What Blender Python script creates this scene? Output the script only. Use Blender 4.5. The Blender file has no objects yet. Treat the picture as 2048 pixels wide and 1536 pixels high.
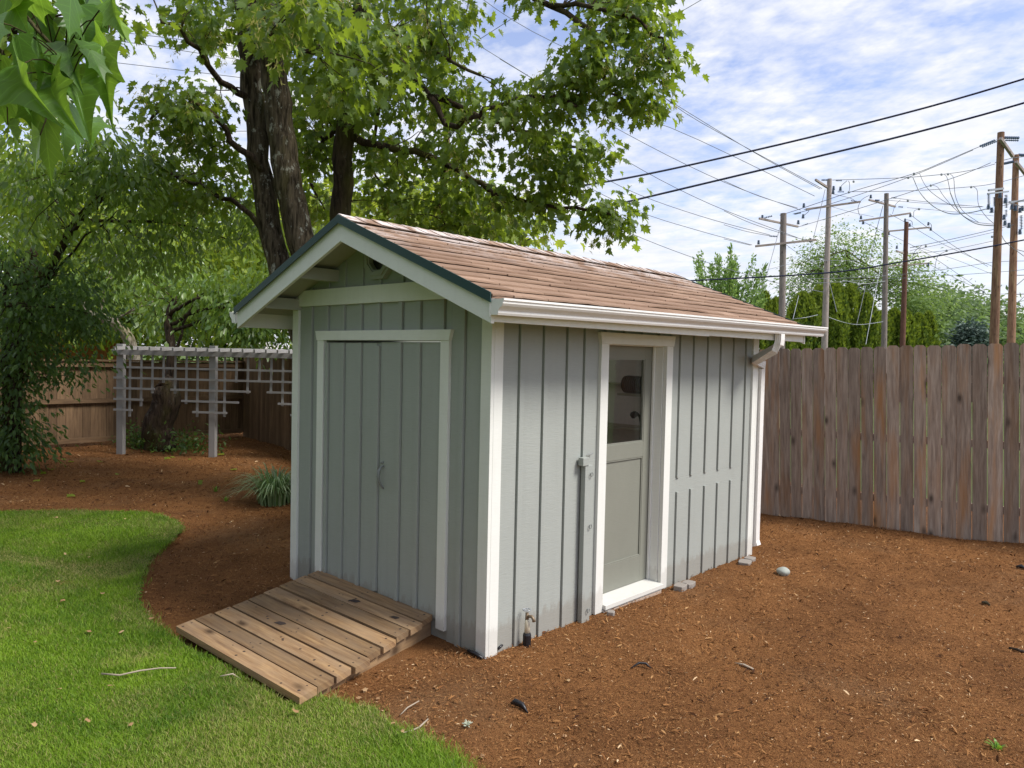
import bpy, bmesh, math, random
import numpy as np
from mathutils import Vector, Matrix
random.seed(7); rng = np.random.default_rng(11)
SC = bpy.context.scene; COL = SC.collection
R_ = math.radians

# ------------------------------------------------------------------ camera
CAM = np.array([3.5424, -3.5457, 2.0207]); PITCH, ROLL, YAW, FPX = -0.0374, 0.0217, -0.7568, 1503.8
_cy, _sy, _cp, _sp = math.cos(YAW), math.sin(YAW), math.cos(PITCH), math.sin(PITCH)
FW = np.array([_sy*_cp, _cy*_cp, _sp]); _rt = np.array([_cy, -_sy, 0.0]); _up = np.cross(_rt, FW)
RT = math.cos(ROLL)*_rt + math.sin(ROLL)*_up; UP = -math.sin(ROLL)*_rt + math.cos(ROLL)*_up
cam = bpy.data.cameras.new('camera'); camo = bpy.data.objects.new('camera', cam); COL.objects.link(camo)
cam.sensor_width = 36; cam.lens = FPX/2048*36; cam.clip_start = 0.05; cam.clip_end = 3000
camo.matrix_world = Matrix(((RT[0], UP[0], -FW[0], CAM[0]), (RT[1], UP[1], -FW[1], CAM[1]), (RT[2], UP[2], -FW[2], CAM[2]), (0, 0, 0, 1)))
SC.camera = camo
def ray(u, v): return FW + RT*((u-1024)/FPX) - UP*((v-768)/FPX)
def at(u, v, d): return CAM + ray(u, v)*d              # survey helper: sight line -> world point
def on(u, v, ax, val):
    r = ray(u, v); return CAM + r*((val-CAM[ax])/r[ax])

# ------------------------------------------------------------------ light
SUN_EL, SUN_AZ = R_(50), math.atan2(0.90, 0.44)        # azimuth measured from +Y towards +X
sd = Vector((math.sin(SUN_AZ)*math.cos(SUN_EL), math.cos(SUN_AZ)*math.cos(SUN_EL), math.sin(SUN_EL)))
sun = bpy.data.lights.new('sun', 'SUN'); sun.energy = 3.4; sun.angle = R_(18); sun.color = (1.0, 0.955, 0.88)
suno = bpy.data.objects.new('sun', sun); COL.objects.link(suno); suno.rotation_euler = sd.to_track_quat('Z', 'Y').to_euler()
suno.location = (10, 10, 20)
world = bpy.data.worlds.new('World'); SC.world = world; world.use_nodes = True
def build_world():
    nt = world.node_tree; N = nt.nodes; Lk = nt.links; N.clear()
    def n(t, **k):
        x = N.new(t)
        for a, b in k.items(): setattr(x, a, b)
        return x
    sky = n('ShaderNodeTexSky', sky_type='NISHITA', sun_disc=False); sky.sun_elevation = SUN_EL; sky.sun_rotation = SUN_AZ
    sky.air_density = 1.2; sky.dust_density = 0.6; sky.ozone_density = 2.0
    tc = n('ShaderNodeTexCoord'); sep = n('ShaderNodeSeparateXYZ'); Lk.new(tc.outputs['Generated'], sep.inputs[0])
    def m(op, a, b=None, c=None, clamp=False):
        x = n('ShaderNodeMath', operation=op, use_clamp=clamp)
        for i, v in enumerate((a, b, c)):
            if v is None: continue
            if isinstance(v, (int, float)): x.inputs[i].default_value = v
            else: Lk.new(v, x.inputs[i])
        return x.outputs[0]
    zc = m('ADD', m('MAXIMUM', sep.outputs[2], 0.0), 0.10)
    px, py = m('DIVIDE', sep.outputs[0], zc), m('DIVIDE', sep.outputs[1], zc)
    cb = n('ShaderNodeCombineXYZ'); Lk.new(px, cb.inputs[0]); Lk.new(py, cb.inputs[1])
    def noise(sc, det, rough, dist=0.0, off=(0, 0, 0)):
        mp = n('ShaderNodeMapping'); mp.inputs['Location'].default_value = off; mp.inputs['Rotation'].default_value = (0, 0, 0.75)
        mp.inputs['Scale'].default_value = (1.0, 1.2, 1.0)
        Lk.new(cb.outputs[0], mp.inputs[0])
        x = n('ShaderNodeTexNoise'); x.inputs['Scale'].default_value = sc; x.inputs['Detail'].default_value = det
        x.inputs['Roughness'].default_value = rough; x.inputs['Distortion'].default_value = dist
        Lk.new(mp.outputs[0], x.inputs['Vector']); return x.outputs['Fac']
    big = noise(0.8, 3, 0.5, 0.3, (3.1, 1.7, 0)); mid = noise(5.5, 4, 0.55, 0.1); sm = noise(17, 4, 0.6, 0.1)
    f = m('ADD', m('ADD', m('MULTIPLY', big, 1.25), m('MULTIPLY', mid, 0.95)), m('MULTIPLY', sm, 0.50))
    f = m('ADD', m('MULTIPLY', m('SUBTRACT', f, 1.08), 2.4), 0.0, clamp=True)
    f = m('ADD', m('MULTIPLY', f, 0.86), 0.14, clamp=True)
    shade = noise(2.2, 5, 0.6, 0.2, (7, 2, 0))
    cr = n('ShaderNodeValToRGB'); cr.color_ramp.elements[0].color = (5.6, 6.0, 7.3, 1); cr.color_ramp.elements[0].position = 0.30
    cr.color_ramp.elements[1].color = (7.4, 7.45, 7.6, 1); cr.color_ramp.elements[1].position = 0.58
    Lk.new(shade, cr.inputs[0])
    sc = n('ShaderNodeMix', data_type='RGBA', blend_type='MULTIPLY'); sc.inputs[0].default_value = 1
    Lk.new(sky.outputs[0], sc.inputs[6]); sc.inputs[7].default_value = (1.45, 1.30, 1.5, 1)
    mx = n('ShaderNodeMix', data_type='RGBA'); Lk.new(f, mx.inputs[0]); Lk.new(sc.outputs[2], mx.inputs[6]); Lk.new(cr.outputs[0], mx.inputs[7])
    bg = n('ShaderNodeBackground'); bg.inputs[1].default_value = 0.1; Lk.new(mx.outputs[2], bg.inputs[0])
    out = n('ShaderNodeOutputWorld'); Lk.new(bg.outputs[0], out.inputs[0])
build_world()
SC.view_settings.view_transform = 'Standard'; SC.view_settings.look = 'None'; SC.view_settings.exposure = 0.48; SC.view_settings.gamma = 1.0
SC.view_settings.use_curve_mapping = False

# ------------------------------------------------------------------ helpers: objects
BASE = {}
def tag(o, label=None, cat=None, group=None, kind=None):
    for k, v in (('label', label), ('category', cat), ('group', group), ('kind', kind)):
        if v: o[k] = v
    return o
def thing(name, label, cat, base=(0, 0, 0), group=None):
    o = bpy.data.objects.new(name, None); COL.objects.link(o); o.location = Vector([float(a) for a in base]); o.empty_display_size = 0.1
    BASE[o] = np.array(base, float); return tag(o, label, cat, group)
def link_mesh(me, name, mat, parent=None, base=None, smooth=False, bevel=0, flat=None):
    o = bpy.data.objects.new(name, me); COL.objects.link(o); me.materials.append(mat)
    b = BASE[parent] if parent is not None else np.array(base if base is not None else (0, 0, 0), float)
    BASE[o] = b
    me.transform(Matrix.Translation(Vector([-float(a) for a in b])))
    if parent is not None: o.parent = parent
    else: o.location = Vector([float(a) for a in b])
    if smooth: me.shade_smooth() if hasattr(me, 'shade_smooth') else None
    if smooth: me.polygons.foreach_set('use_smooth', [True]*len(me.polygons))
    if bevel:
        m = o.modifiers.new('b', 'BEVEL'); m.width = bevel; m.segments = 2; m.limit_method = 'ANGLE'; m.angle_limit = R_(35)
    return o
class MB:
    def __init__(s): s.v = []; s.f = []; s.r = []; s.uv = []
    def add(s, vs, fs, rnd=None, uvs=None):
        b = len(s.v); s.v += [tuple(float(c) for c in p) for p in vs]
        rnd = random.random() if rnd is None else rnd
        for f in fs:
            s.f.append(tuple(b+i for i in f)); s.r.append(rnd)
            s.uv += [uvs[i] if uvs is not None else (0.0, 0.0) for i in f]
        return s
    def hexa(s, c, rnd=None, axis=None):                   # 8 corners: bottom 4 ccw, top 4 ccw
        c = [np.array(p, float) for p in c]
        e = [np.linalg.norm(c[1]-c[0]), np.linalg.norm(c[3]-c[0]), np.linalg.norm(c[4]-c[0])]
        ax = int(np.argmax(e)) if axis is None else axis
        co = [(0, 0, 0), (1, 0, 0), (1, 1, 0), (0, 1, 0), (0, 0, 1), (1, 0, 1), (1, 1, 1), (0, 1, 1)]
        ou, ov = random.random()*50, random.random()*50
        oth = [a for a in range(3) if a != ax]
        uvs = [(ou+co[i][oth[0]]*e[oth[0]]+co[i][oth[1]]*e[oth[1]], ov+co[i][ax]*e[ax]) for i in range(8)]
        return s.add(c, [(0, 3, 2, 1), (4, 5, 6, 7), (0, 1, 5, 4), (1, 2, 6, 5), (2, 3, 7, 6), (3, 0, 4, 7)], rnd, uvs)
    def box(s, x0, x1, y0, y1, z0, z1, rnd=None, axis=None):
        x0, x1 = min(x0, x1), max(x0, x1); y0, y1 = min(y0, y1), max(y0, y1); z0, z1 = min(z0, z1), max(z0, z1)
        return s.hexa([(x0, y0, z0), (x1, y0, z0), (x1, y1, z0), (x0, y1, z0), (x0, y0, z1), (x1, y0, z1), (x1, y1, z1), (x0, y1, z1)], rnd, axis)
    def beam(s, p, q, w, h, up=(0, 0, 1), rnd=None):
        p, q, up = np.array(p, float), np.array(q, float), np.array(up, float); d = q-p; d /= np.linalg.norm(d)
        sx = np.cross(d, up); sx /= np.linalg.norm(sx); uz = np.cross(sx, d)
        a, b = sx*w/2, uz*h/2
        return s.hexa([p-a-b, p+a-b, q+a-b, q-a-b, p-a+b, p+a+b, q+a+b, q-a+b], rnd, 1)
    def tube(s, pts, rad, n=8, rnd=None, cap=True, wob=0.0):
        pts = [np.array(p, float) for p in pts]; k = len(pts)
        if not hasattr(rad, '__len__'): rad = [rad]*k
        b = len(s.v); V = []; UV = []; t0 = None; L = 0; ang = np.arange(n)*2*math.pi/n; ph = random.random()*6
        for i in range(k):
            t = pts[min(i+1, k-1)]-pts[max(i-1, 0)]; t /= (np.linalg.norm(t)+1e-9)
            if t0 is None:
                a = np.cross(t, (0, 0, 1)) if abs(t[2]) < .9 else np.cross(t, (1, 0, 0))
            else: a = a - t*np.dot(a, t)
            a /= np.linalg.norm(a); c = np.cross(t, a); t0 = t
            if i: L += np.linalg.norm(pts[i]-pts[i-1])
            for j in range(n):
                r = rad[i]*(1+wob*math.sin(3*ang[j]+ph+L*1.3)*.6+wob*math.sin(5*ang[j]-ph*2-L*2.1)*.4)
                V.append(pts[i]+(a*math.cos(ang[j])+c*math.sin(ang[j]))*r); UV.append((ang[j]*rad[0], L))
        F = []
        for i in range(k-1):
            for j in range(n):
                jn = (j+1) % n; F.append((i*n+j, i*n+jn, (i+1)*n+jn, (i+1)*n+j))
        if cap: F.append(tuple(range(n-1, -1, -1))); F.append(tuple((k-1)*n+j for j in range(n)))
        return s.add(V, F, rnd, UV)
    def prism(s, poly, off, rnd=None):                     # poly: 3D pts, off: extrusion vector
        poly = [np.array(p, float) for p in poly]; off = np.array(off, float); n = len(poly)
        V = poly+[p+off for p in poly]; F = [tuple(range(n-1, -1, -1)), tuple(range(n, 2*n))]
        F += [(i, (i+1) % n, n+(i+1) % n, n+i) for i in range(n)]
        ou, ov = random.random()*50, random.random()*50
        return s.add(V, F, rnd, [(ou+p[0]+p[1], ov+p[2]) for p in V])
    def lathe(s, c, prof, n=14, axis=(0, 0, 1), rnd=None):
        c = np.array(c, float); ax = np.array(axis, float); ax /= np.linalg.norm(ax)
        a = np.cross(ax, (0, 0, 1)) if abs(ax[2]) < .9 else np.cross(ax, (1, 0, 0)); a /= np.linalg.norm(a); b = np.cross(ax, a)
        V = []; 
        for r, h in prof:
            for j in range(n):
                t = j*2*math.pi/n; V.append(c+ax*h+(a*math.cos(t)+b*math.sin(t))*r)
        F = []
        for i in range(len(prof)-1):
            for j in range(n): F.append((i*n+j, i*n+(j+1) % n, (i+1)*n+(j+1) % n, (i+1)*n+j))
        F.append(tuple(range(n-1, -1, -1))); F.append(tuple((len(prof)-1)*n+j for j in range(n)))
        return s.add(V, F, rnd, [(p[0], p[2]) for p in V])
    def build(s, name, mat, parent=None, base=None, smooth=False, bevel=0, fix=True):
        me = bpy.data.meshes.new(name); me.from_pydata(s.v, [], s.f)
        a = me.attributes.new('rnd', 'FLOAT', 'FACE'); a.data.foreach_set('value', s.r)
        uv = me.uv_layers.new(name='UVMap'); uv.data.foreach_set('uv', [c for p in s.uv for c in p])
        if fix:
            bm = bmesh.new(); bm.from_mesh(me); bmesh.ops.recalc_face_normals(bm, faces=bm.faces); bm.to_mesh(me); bm.free()
        me.update(); return link_mesh(me, name, mat, parent, base, smooth, bevel)
def np_mesh(name, V, F, mat, parent=None, base=None, attrs=None, smooth=False):
    """V (n,3), F (m,k) constant k; attrs: dict name -> per-face floats"""
    me = bpy.data.meshes.new(name); n, (m, k) = len(V), F.shape
    me.vertices.add(n); me.vertices.foreach_set('co', V.astype(np.float32).ravel())
    me.loops.add(m*k); me.loops.foreach_set('vertex_index', F.astype(np.int32).ravel())
    me.polygons.add(m); me.polygons.foreach_set('loop_start', np.arange(m, dtype=np.int32)*k); me.polygons.foreach_set('loop_total', np.full(m, k, np.int32))
    me.update(calc_edges=True)
    for an, av in (attrs or {}).items():
        a = me.attributes.new(an, 'FLOAT', 'FACE'); a.data.foreach_set('value', av.astype(np.float32))
    return link_mesh(me, name, mat, parent, base, smooth)

# ------------------------------------------------------------------ helpers: materials
class NT:
    def __init__(s, name):
        s.m = bpy.data.materials.new(name); s.m.use_nodes = True; s.t = s.m.node_tree; s.N = s.t.nodes; s.L = s.t.links
        s.b = s.N['Principled BSDF']; s.out = s.N['Material Output']
    def n(s, t, **k):
        x = s.N.new(t)
        for a, b in k.items(): setattr(x, a, b)
        return x
    def link(s, v, i):
        if isinstance(v, (int, float)): i.default_value = v
        elif isinstance(v, tuple): i.default_value = v if len(v) == 4 or i.type == 'VECTOR' else (*v, 1)
        else: s.L.new(v, i)
    def math(s, op, a, b=None, c=None, clamp=False):
        x = s.n('ShaderNodeMath', operation=op, use_clamp=clamp)
        for i, v in enumerate((a, b, c)):
            if v is not None: s.link(v, x.inputs[i])
        return x.outputs[0]
    def attr(s, nm): x = s.n('ShaderNodeAttribute', attribute_name=nm); return x.outputs['Fac']
    def uv(s): return s.n('ShaderNodeTexCoord').outputs['UV']
    def obj(s): return s.n('ShaderNodeTexCoord').outputs['Object']
    def pos(s): return s.n('ShaderNodeNewGeometry').outputs['Position']
    def map(s, v, scale=(1, 1, 1), loc=(0, 0, 0), rot=(0, 0, 0)):
        x = s.n('ShaderNodeMapping'); s.L.new(v, x.inputs[0]); x.inputs['Scale'].default_value = scale; x.inputs['Location'].default_value = loc; x.inputs['Rotation'].default_value = rot
        return x.outputs[0]
    def noise(s, v, sc, det=4, rough=.55, dist=0.0):
        x = s.n('ShaderNodeTexNoise'); s.L.new(v, x.inputs['Vector']); x.inputs['Scale'].default_value = sc; x.inputs['Detail'].default_value = det
        x.inputs['Roughness'].default_value = rough; x.inputs['Distortion'].default_value = dist; return x.outputs['Fac']
    def voro(s, v, sc, feat='F1', rnd=1.0):
        x = s.n('ShaderNodeTexVoronoi', feature=feat); s.L.new(v, x.inputs['Vector']); x.inputs['Scale'].default_value = sc; x.inputs['Randomness'].default_value = rnd
        return x
    def ramp(s, f, stops, interp='LINEAR'):
        x = s.n('ShaderNodeValToRGB'); x.color_ramp.interpolation = interp; e = x.color_ramp.elements
        while len(e) < len(stops): e.new(0.5)
        for i, (p, c) in enumerate(stops):
            e[i].position = p; e[i].color = (c, c, c, 1) if isinstance(c, (int, float)) else (*c, 1)
        s.link(f, x.inputs[0]); return x.outputs[0]
    def mix(s, f, a, b, mode='MIX'):
        x = s.n('ShaderNodeMix', data_type='RGBA', blend_type=mode); s.link(f, x.inputs[0]); s.link(a, x.inputs[6]); s.link(b, x.inputs[7]); return x.outputs[2]
    def bump(s, h, st=.5, d=.01):
        x = s.n('ShaderNodeBump'); x.inputs['Strength'].default_value = st; x.inputs['Distance'].default_value = d; s.L.new(h, x.inputs['Height']); s.L.new(x.outputs[0], s.b.inputs['Normal'])
    def fin(s, col=None, rough=.7, spec=.3, metal=0):
        if col is not None: s.link(col, s.b.inputs['Base Color'])
        s.link(rough, s.b.inputs['Roughness']); s.b.inputs['Specular IOR Level'].default_value = spec; s.b.inputs['Metallic'].default_value = metal
        return s.m
def paint_mat(name, col, var=.06, bump=.25, rough=.55, grain=True, dirt=0.0, dirtcol=(.3, .27, .2), splash=0):
    t = NT(name); p = t.obj()
    n1 = t.noise(t.map(p, (1, 1, 1)), 3, 4); n2 = t.noise(t.map(p, (9, 9, 70)), 1.6, 4, .6) if grain else t.noise(p, 30, 3)
    c = t.mix(n1, tuple(x*(1-var) for x in col), tuple(min(1, x*(1+var)) for x in col))
    c = t.mix(t.math('MULTIPLY', t.math('SUBTRACT', n2, .45, clamp=True), .5), c, tuple(x*.72 for x in col))
    if dirt: c = t.mix(t.math('MULTIPLY', t.ramp(t.noise(t.map(p, (3, 3, .8)), 2.5, 6, .65), [(.45, 0.), (.75, 1.)]), dirt), c, dirtcol)
    if splash:
        sz = t.n('ShaderNodeSeparateXYZ'); t.L.new(t.pos(), sz.inputs[0]); sn = t.noise(t.map(p, (6, 6, 2)), 3, 6, .7)
        k = t.math('MULTIPLY', t.ramp(t.math('ADD', sz.outputs[2], t.math('MULTIPLY', sn, -.30)), [(0., 1.), (.05, 0.)]), splash); c = t.mix(k, c, (.16, .10, .06))
        sp_ = t.voro(t.map(p, (1, 1, 1)), 55).outputs['Distance']; c = t.mix(t.math('MULTIPLY', t.ramp(sp_, [(.06, 1.), (.12, 0.)]), t.math('MULTIPLY', t.ramp(sz.outputs[2], [(.0, 1.), (.3, 0.)]), .5)), c, (.14, .085, .05))
        ru = t.noise(t.map(p, (5, 5, .35)), 2.2, 5, .65); c = t.mix(t.ramp(ru, [(.52, 0.), (.72, .22)]), c, tuple(x*.78 for x in col))
    t.bump(n2, bump, .004); return t.fin(c, rough, .3)
def wood_mat(name, dark, light, stain=None, knots=True, gs=55, rough=.8, grey=None, streak=.5):
    t = NT(name); uv = t.uv(); r = t.attr('rnd')
    g = t.noise(t.map(uv, (gs, 2.2, 1)), 1.0, 6, .62, .35); g2 = t.noise(t.map(uv, (gs*4, 6, 1)), 1.0, 3, .6)
    c = t.mix(t.ramp(g, [(.3, 0.), (.7, 1.)]), dark, light)
    c = t.mix(t.math('MULTIPLY', t.ramp(g2, [(.5, 0.), (.75, 1.)]), .35), c, tuple(x*.5 for x in dark))
    if stain:
        w = t.ramp(t.noise(t.map(uv, (9, .9, 1)), 1.0, 3, .5), [(.48, 0.), (.72, 1.)])
        w = t.math('MULTIPLY', w, t.ramp(t.math('FRACT', t.math('MULTIPLY', r, 7.13)), [(.2, .15), (.9, 1.)]))
        c = t.mix(t.math('MULTIPLY', w, streak), c, stain)
    if grey: c = t.mix(t.ramp(t.noise(t.map(uv, (6, 1.6, 1)), 1.3, 5, .6), [(.4, 0.), (.7, .75)]), c, grey)
    if knots:
        k = t.voro(t.map(uv, (5.0, 2.3, 1)), 1.0).outputs['Distance']
        c = t.mix(t.ramp(k, [(.05, .9), (.09, .6), (.14, .3), (.20, 0.)]), c, tuple(x*.32 for x in dark))
    v = t.math('ADD', t.math('MULTIPLY', r, .55), .72)
    cc = t.n('ShaderNodeVectorMath', operation='SCALE'); t.L.new(c, cc.inputs[0]); t.L.new(v, cc.inputs['Scale'])
    t.bump(g, .5, .004); return t.fin(cc.outputs[0], rough, .2)
def leaf_mat(name, c0, c1, trans=.45, tcol=None, rough=.45, vein=False, spec=.4):
    t = NT(name); r = t.attr('rnd'); c = t.mix(r, c0, c1)
    t.fin(c, rough, spec)
    tr = t.n('ShaderNodeBsdfTranslucent'); tc = t.mix(r, tuple(x*1.0 for x in (tcol or c1)), tuple(min(1, x*1.35) for x in (tcol or c1))); t.L.new(tc, tr.inputs[0])
    mx = t.n('ShaderNodeMixShader'); mx.inputs[0].default_value = trans; t.L.new(t.b.outputs[0], mx.inputs[1]); t.L.new(tr.outputs[0], mx.inputs[2]); t.L.new(mx.outputs[0], t.out.inputs[0])
    return t.m
def bark_mat(name, dark, light, lichen=(.42, .42, .36), moss=(.09, .085, .02), lam=.5):
    t = NT(name); p = t.obj()
    g = t.noise(t.map(p, (22, 22, 3.0)), 1.0, 6, .65, .4); c = t.mix(t.ramp(g, [(.36, 0.), (.64, 1.)]), dark, light)
    k = t.noise(t.map(p, (1, 1, .6)), 9, 5, .7); c = t.mix(t.ramp(k, [(.57, 0.), (.66, lam)]), c, lichen)
    mo = t.noise(t.map(p, (1, 1, .5)), 1.6, 3, .6); c = t.mix(t.ramp(mo, [(.5, 0.), (.68, .7)]), c, moss)
    t.bump(g, 1.0, .04); return t.fin(c, .9, .15)
def plain(name, col, rough=.6, spec=.3, metal=0, var=.12, sc=25, bump=0):
    t = NT(name); n = t.noise(t.obj(), sc, 4); c = t.mix(n, tuple(x*(1-var) for x in col), tuple(min(1, x*(1+var)) for x in col))
    if bump: t.bump(n, bump, .004)
    return t.fin(c, rough, spec, metal)

M = {}
M['siding'] = paint_mat('siding_paint', (.34, .362, .338), .06, .4, .6, splash=.28)
M['siding_door'] = paint_mat('side_door_paint', (.21, .215, .18), .07, .25, .5, dirt=.25, dirtcol=(.25, .25, .21))
M['trim'] = paint_mat('trim_paint', (.74, .75, .71), .03, .15, .5, splash=.2, dirt=.12, dirtcol=(.55, .53, .45))
M['gutter'] = paint_mat('gutter_enamel', (.80, .785, .76), .02, .02, .3, grain=False, dirt=.1, dirtcol=(.6, .57, .5))
M['soffit'] = paint_mat('eave_paint', (.36, .37, .32), .08, .3, .7)
M['drip'] = plain('dark_green_drip_edge', (.018, .055, .055), .45, .4)
M['felt'] = plain('roof_felt', (.02, .018, .03), .8)
M['ramp'] = wood_mat('ramp_wood', (.17, .095, .05), (.42, .27, .135), stain=(.08, .048, .028), knots=True, gs=30, grey=(.26, .185, .12), streak=.6)
M['fence'] = wood_mat('fence_wood', (.19, .14, .11), (.43, .35, .285), stain=(.38, .19, .075), gs=30, streak=.95)
M['fence_old'] = wood_mat('old_fence_wood', (.12, .075, .045), (.235, .15, .085), stain=(.06, .035, .02), gs=30, knots=False, streak=.5)
M['trellis'] = paint_mat('trellis_paint', (.34, .33, .33), .1, .3, .7, dirt=.3, dirtcol=(.25, .24, .2))
M['pole_grey'] = wood_mat('pole_grey_wood', (.20, .165, .16), (.36, .30, .27), gs=14, knots=True)
M['pole_brown'] = wood_mat('pole_brown_wood', (.12, .05, .032), (.34, .20, .13), stain=(.42, .30, .16), gs=22, knots=True)
M['pole_dark'] = wood_mat('pole_dark_wood', (.10, .045, .035), (.20, .10, .07), gs=14, knots=True)
M['bark'] = bark_mat('maple_bark', (.018, .013, .008), (.14, .11, .075), lam=.8)
M['bark_dark'] = bark_mat('dark_bark', (.02, .014, .010), (.085, .06, .042), lam=.15)
M['bark_pale'] = bark_mat('pale_bark', (.12, .10, .07), (.42, .37, .30), lam=.1, moss=(.2, .17, .08))
M['maple'] = leaf_mat('maple_leaves', (.032, .08, .018), (.16, .24, .035), .46, (.27, .37, .028))
M['seed'] = leaf_mat('maple_seeds', (.24, .25, .06), (.48, .42, .16), .4, (.5, .48, .12))
M['near'] = leaf_mat('near_leaves', (.05, .12, .02), (.11, .22, .03), .42, (.20, .34, .03), .35)
M['laurel'] = leaf_mat('glossy_leaves', (.045, .11, .032), (.21, .32, .06), .42, (.30, .43, .05), .32, spec=.6)
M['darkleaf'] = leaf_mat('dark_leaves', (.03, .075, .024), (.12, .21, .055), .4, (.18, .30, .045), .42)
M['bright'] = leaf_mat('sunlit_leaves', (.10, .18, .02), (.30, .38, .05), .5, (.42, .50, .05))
M['cedar'] = leaf_mat('arborvitae_leaves', (.06, .12, .015), (.27, .34, .035), .3, (.28, .36, .03), .6)
M['farleaf'] = leaf_mat('far_leaves', (.085, .14, .06), (.19, .28, .10), .35, (.2, .3, .08), .6)
M['midleaf'] = leaf_mat('loose_tree_leaves', (.07, .13, .03), (.22, .33, .09), .4, (.28, .40, .09), .5)
M['poplar'] = leaf_mat('poplar_leaves', (.11, .20, .05), (.26, .38, .12), .4, (.3, .44, .1), .5)
M['spruce'] = leaf_mat('spruce_needles', (.045, .08, .06), (.11, .16, .13), .1, (.1, .15, .12), .6)
M['unused'] = leaf_mat('grass_blades', (.07, .17, .012), (.22, .34, .03), .35, (.22, .4, .03), .5, spec=.25)
M['tuft'] = leaf_mat('daylily_blades', (.08, .16, .05), (.32, .42, .24), .3, (.2, .34, .08), .4)
M['wire'] = plain('thin_wire', (.16, .17, .20), .5)
M['cable'] = plain('black_cable', (.012, .014, .055), .45)
M['steel'] = plain('galvanised_steel', (.33, .35, .37), .45, metal=.3)
M['porc'] = plain('insulator_glaze', (.10, .14, .22), .3, .5)
M['black'] = plain('black_plastic', (.012, .012, .015), .35, .5)
M['stone'] = plain('grey_stone', (.33, .355, .32), .8, sc=40)
M['block'] = plain('concrete', (.26, .235, .21), .9, sc=30, bump=.4)
M['twig'] = plain('dry_twig', (.36, .30, .23), .85)
M['dry'] = leaf_mat('dry_leaves', (.36, .20, .10), (.55, .38, .20), .25, (.5, .3, .1), .6)
M['brass'] = plain('weathered_brass', (.20, .15, .10), .5, metal=.5)
M['pvc'] = plain('cream_pipe', (.62, .56, .42), .5)
M['mauve'] = plain('interior_board', (.80, .64, .62), .8)
M['shelfw'] = plain('shelf_wood', (.42, .33, .26), .7)
M['handle'] = paint_mat('painted_handle', (.22, .235, .23), .05, .1, .35, grain=False)
M['lichen'] = plain('pale_lichen', (.50, .54, .42), .9)

def glass_mat():
    t = NT('window_glass'); tr = t.n('ShaderNodeBsdfTransparent'); tr.inputs[0].default_value = (.93, .95, .93, 1)
    gl = t.n('ShaderNodeBsdfGlossy'); gl.inputs['Roughness'].default_value = .02
    lw = t.n('ShaderNodeLayerWeight'); fr = t.math('ADD', t.math('MULTIPLY', t.math('POWER', lw.outputs['Facing'], 5.0), .93), .045)
    mx = t.n('ShaderNodeMixShader'); t.L.new(fr, mx.inputs[0]); t.L.new(tr.outputs[0], mx.inputs[1]); t.L.new(gl.outputs[0], mx.inputs[2]); t.L.new(mx.outputs[0], t.out.inputs[0]); return t.m
M['glass'] = glass_mat()
def roof_mat():
    t = NT('asphalt_shingles'); p = t.obj(); r = t.attr('rnd')
    base = t.mix(r, (.24, .155, .107), (.39, .265, .19)); gr = t.noise(p, 420, 2, .6); c = t.mix(t.ramp(gr, [(.4, 0.), (.6, 1.)]), t.mix(.35, base, (.12, .07, .05)), base)
    pt = t.noise(p, 5, 4, .6); c = t.mix(t.ramp(pt, [(.45, 0.), (.7, .45)]), c, (.24, .15, .11))
    sep = t.n('ShaderNodeSeparateXYZ'); t.L.new(t.pos(), sep.inputs[0])
    band = t.ramp(t.math('DIVIDE', t.math('SUBTRACT', sep.outputs[2], 2.72), .33), [(0., 0.), (.45, .35), (1., 1.)])
    st = t.noise(t.map(p, (2.2, 2.6, 2.2)), 1.5, 5, .7)
    c = t.mix(t.math('MULTIPLY', t.ramp(st, [(.42, 0.), (.58, 1.)]), t.math('MULTIPLY', band, .95)), c, (.70, .65, .64))
    t.bump(gr, .4, .003); return t.fin(c, .92, .15)
M['roof'] = roof_mat()
def mulch_mat():
    t = NT('bark_mulch'); p = t.pos()
    a = t.noise(t.map(p, (80, 260, 80), rot=(0, 0, .6)), 1.0, 5, .7, .6); b = t.noise(t.map(p, (270, 80, 80), rot=(0, 0, .3)), 1.0, 5, .7, .6)
    f = t.math('MAXIMUM', a, b); c = t.ramp(f, [(.36, (.045, .018, .008)), (.49, (.175, .072, .025)), (.61, (.32, .15, .055)), (.75, (.50, .30, .13))])
    big = t.noise(p, 1.1, 6, .68, .4); c = t.mix(t.ramp(big, [(.42, .0), (.6, .75)]), c, t.mix(.5, c, (.06, .025, .011))); fade = t.noise(p, .55, 5, .65, .3); c = t.mix(t.ramp(fade, [(.52, 0.), (.68, .3)]), c, (.30, .185, .10))
    t.bump(f, .9, .02); return t.fin(c, .95, .1)
M['mulch'] = mulch_mat()
def chip_mat():
    t = NT('mulch_chips'); r = t.attr('rnd')
    c = t.ramp(r, [(0., (.035, .015, .008)), (.35, (.16, .066, .024)), (.7, (.31, .15, .055)), (.92, (.42, .25, .11)), (1., (.62, .44, .26))]); return t.fin(c, .9, .12)
M['chips'] = chip_mat()
def soil_mat():
    t = NT('lawn_soil'); p = t.pos(); n = t.noise(p, 60, 5, .7)
    c = t.ramp(n, [(.35, (.03, .05, .008)), (.55, (.08, .13, .015)), (.7, (.12, .17, .03))]); t.bump(n, .7, .01); return t.fin(c, .95, .1)
M['soil'] = soil_mat()
def field_mat():
    t = NT('field'); p = t.pos(); n = t.noise(p, .4, 6, .7); c = t.ramp(n, [(.3, (.05, .09, .02)), (.6, (.10, .14, .04)), (.75, (.16, .14, .08))]); return t.fin(c, .95, .1)
M['field'] = field_mat()

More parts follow.
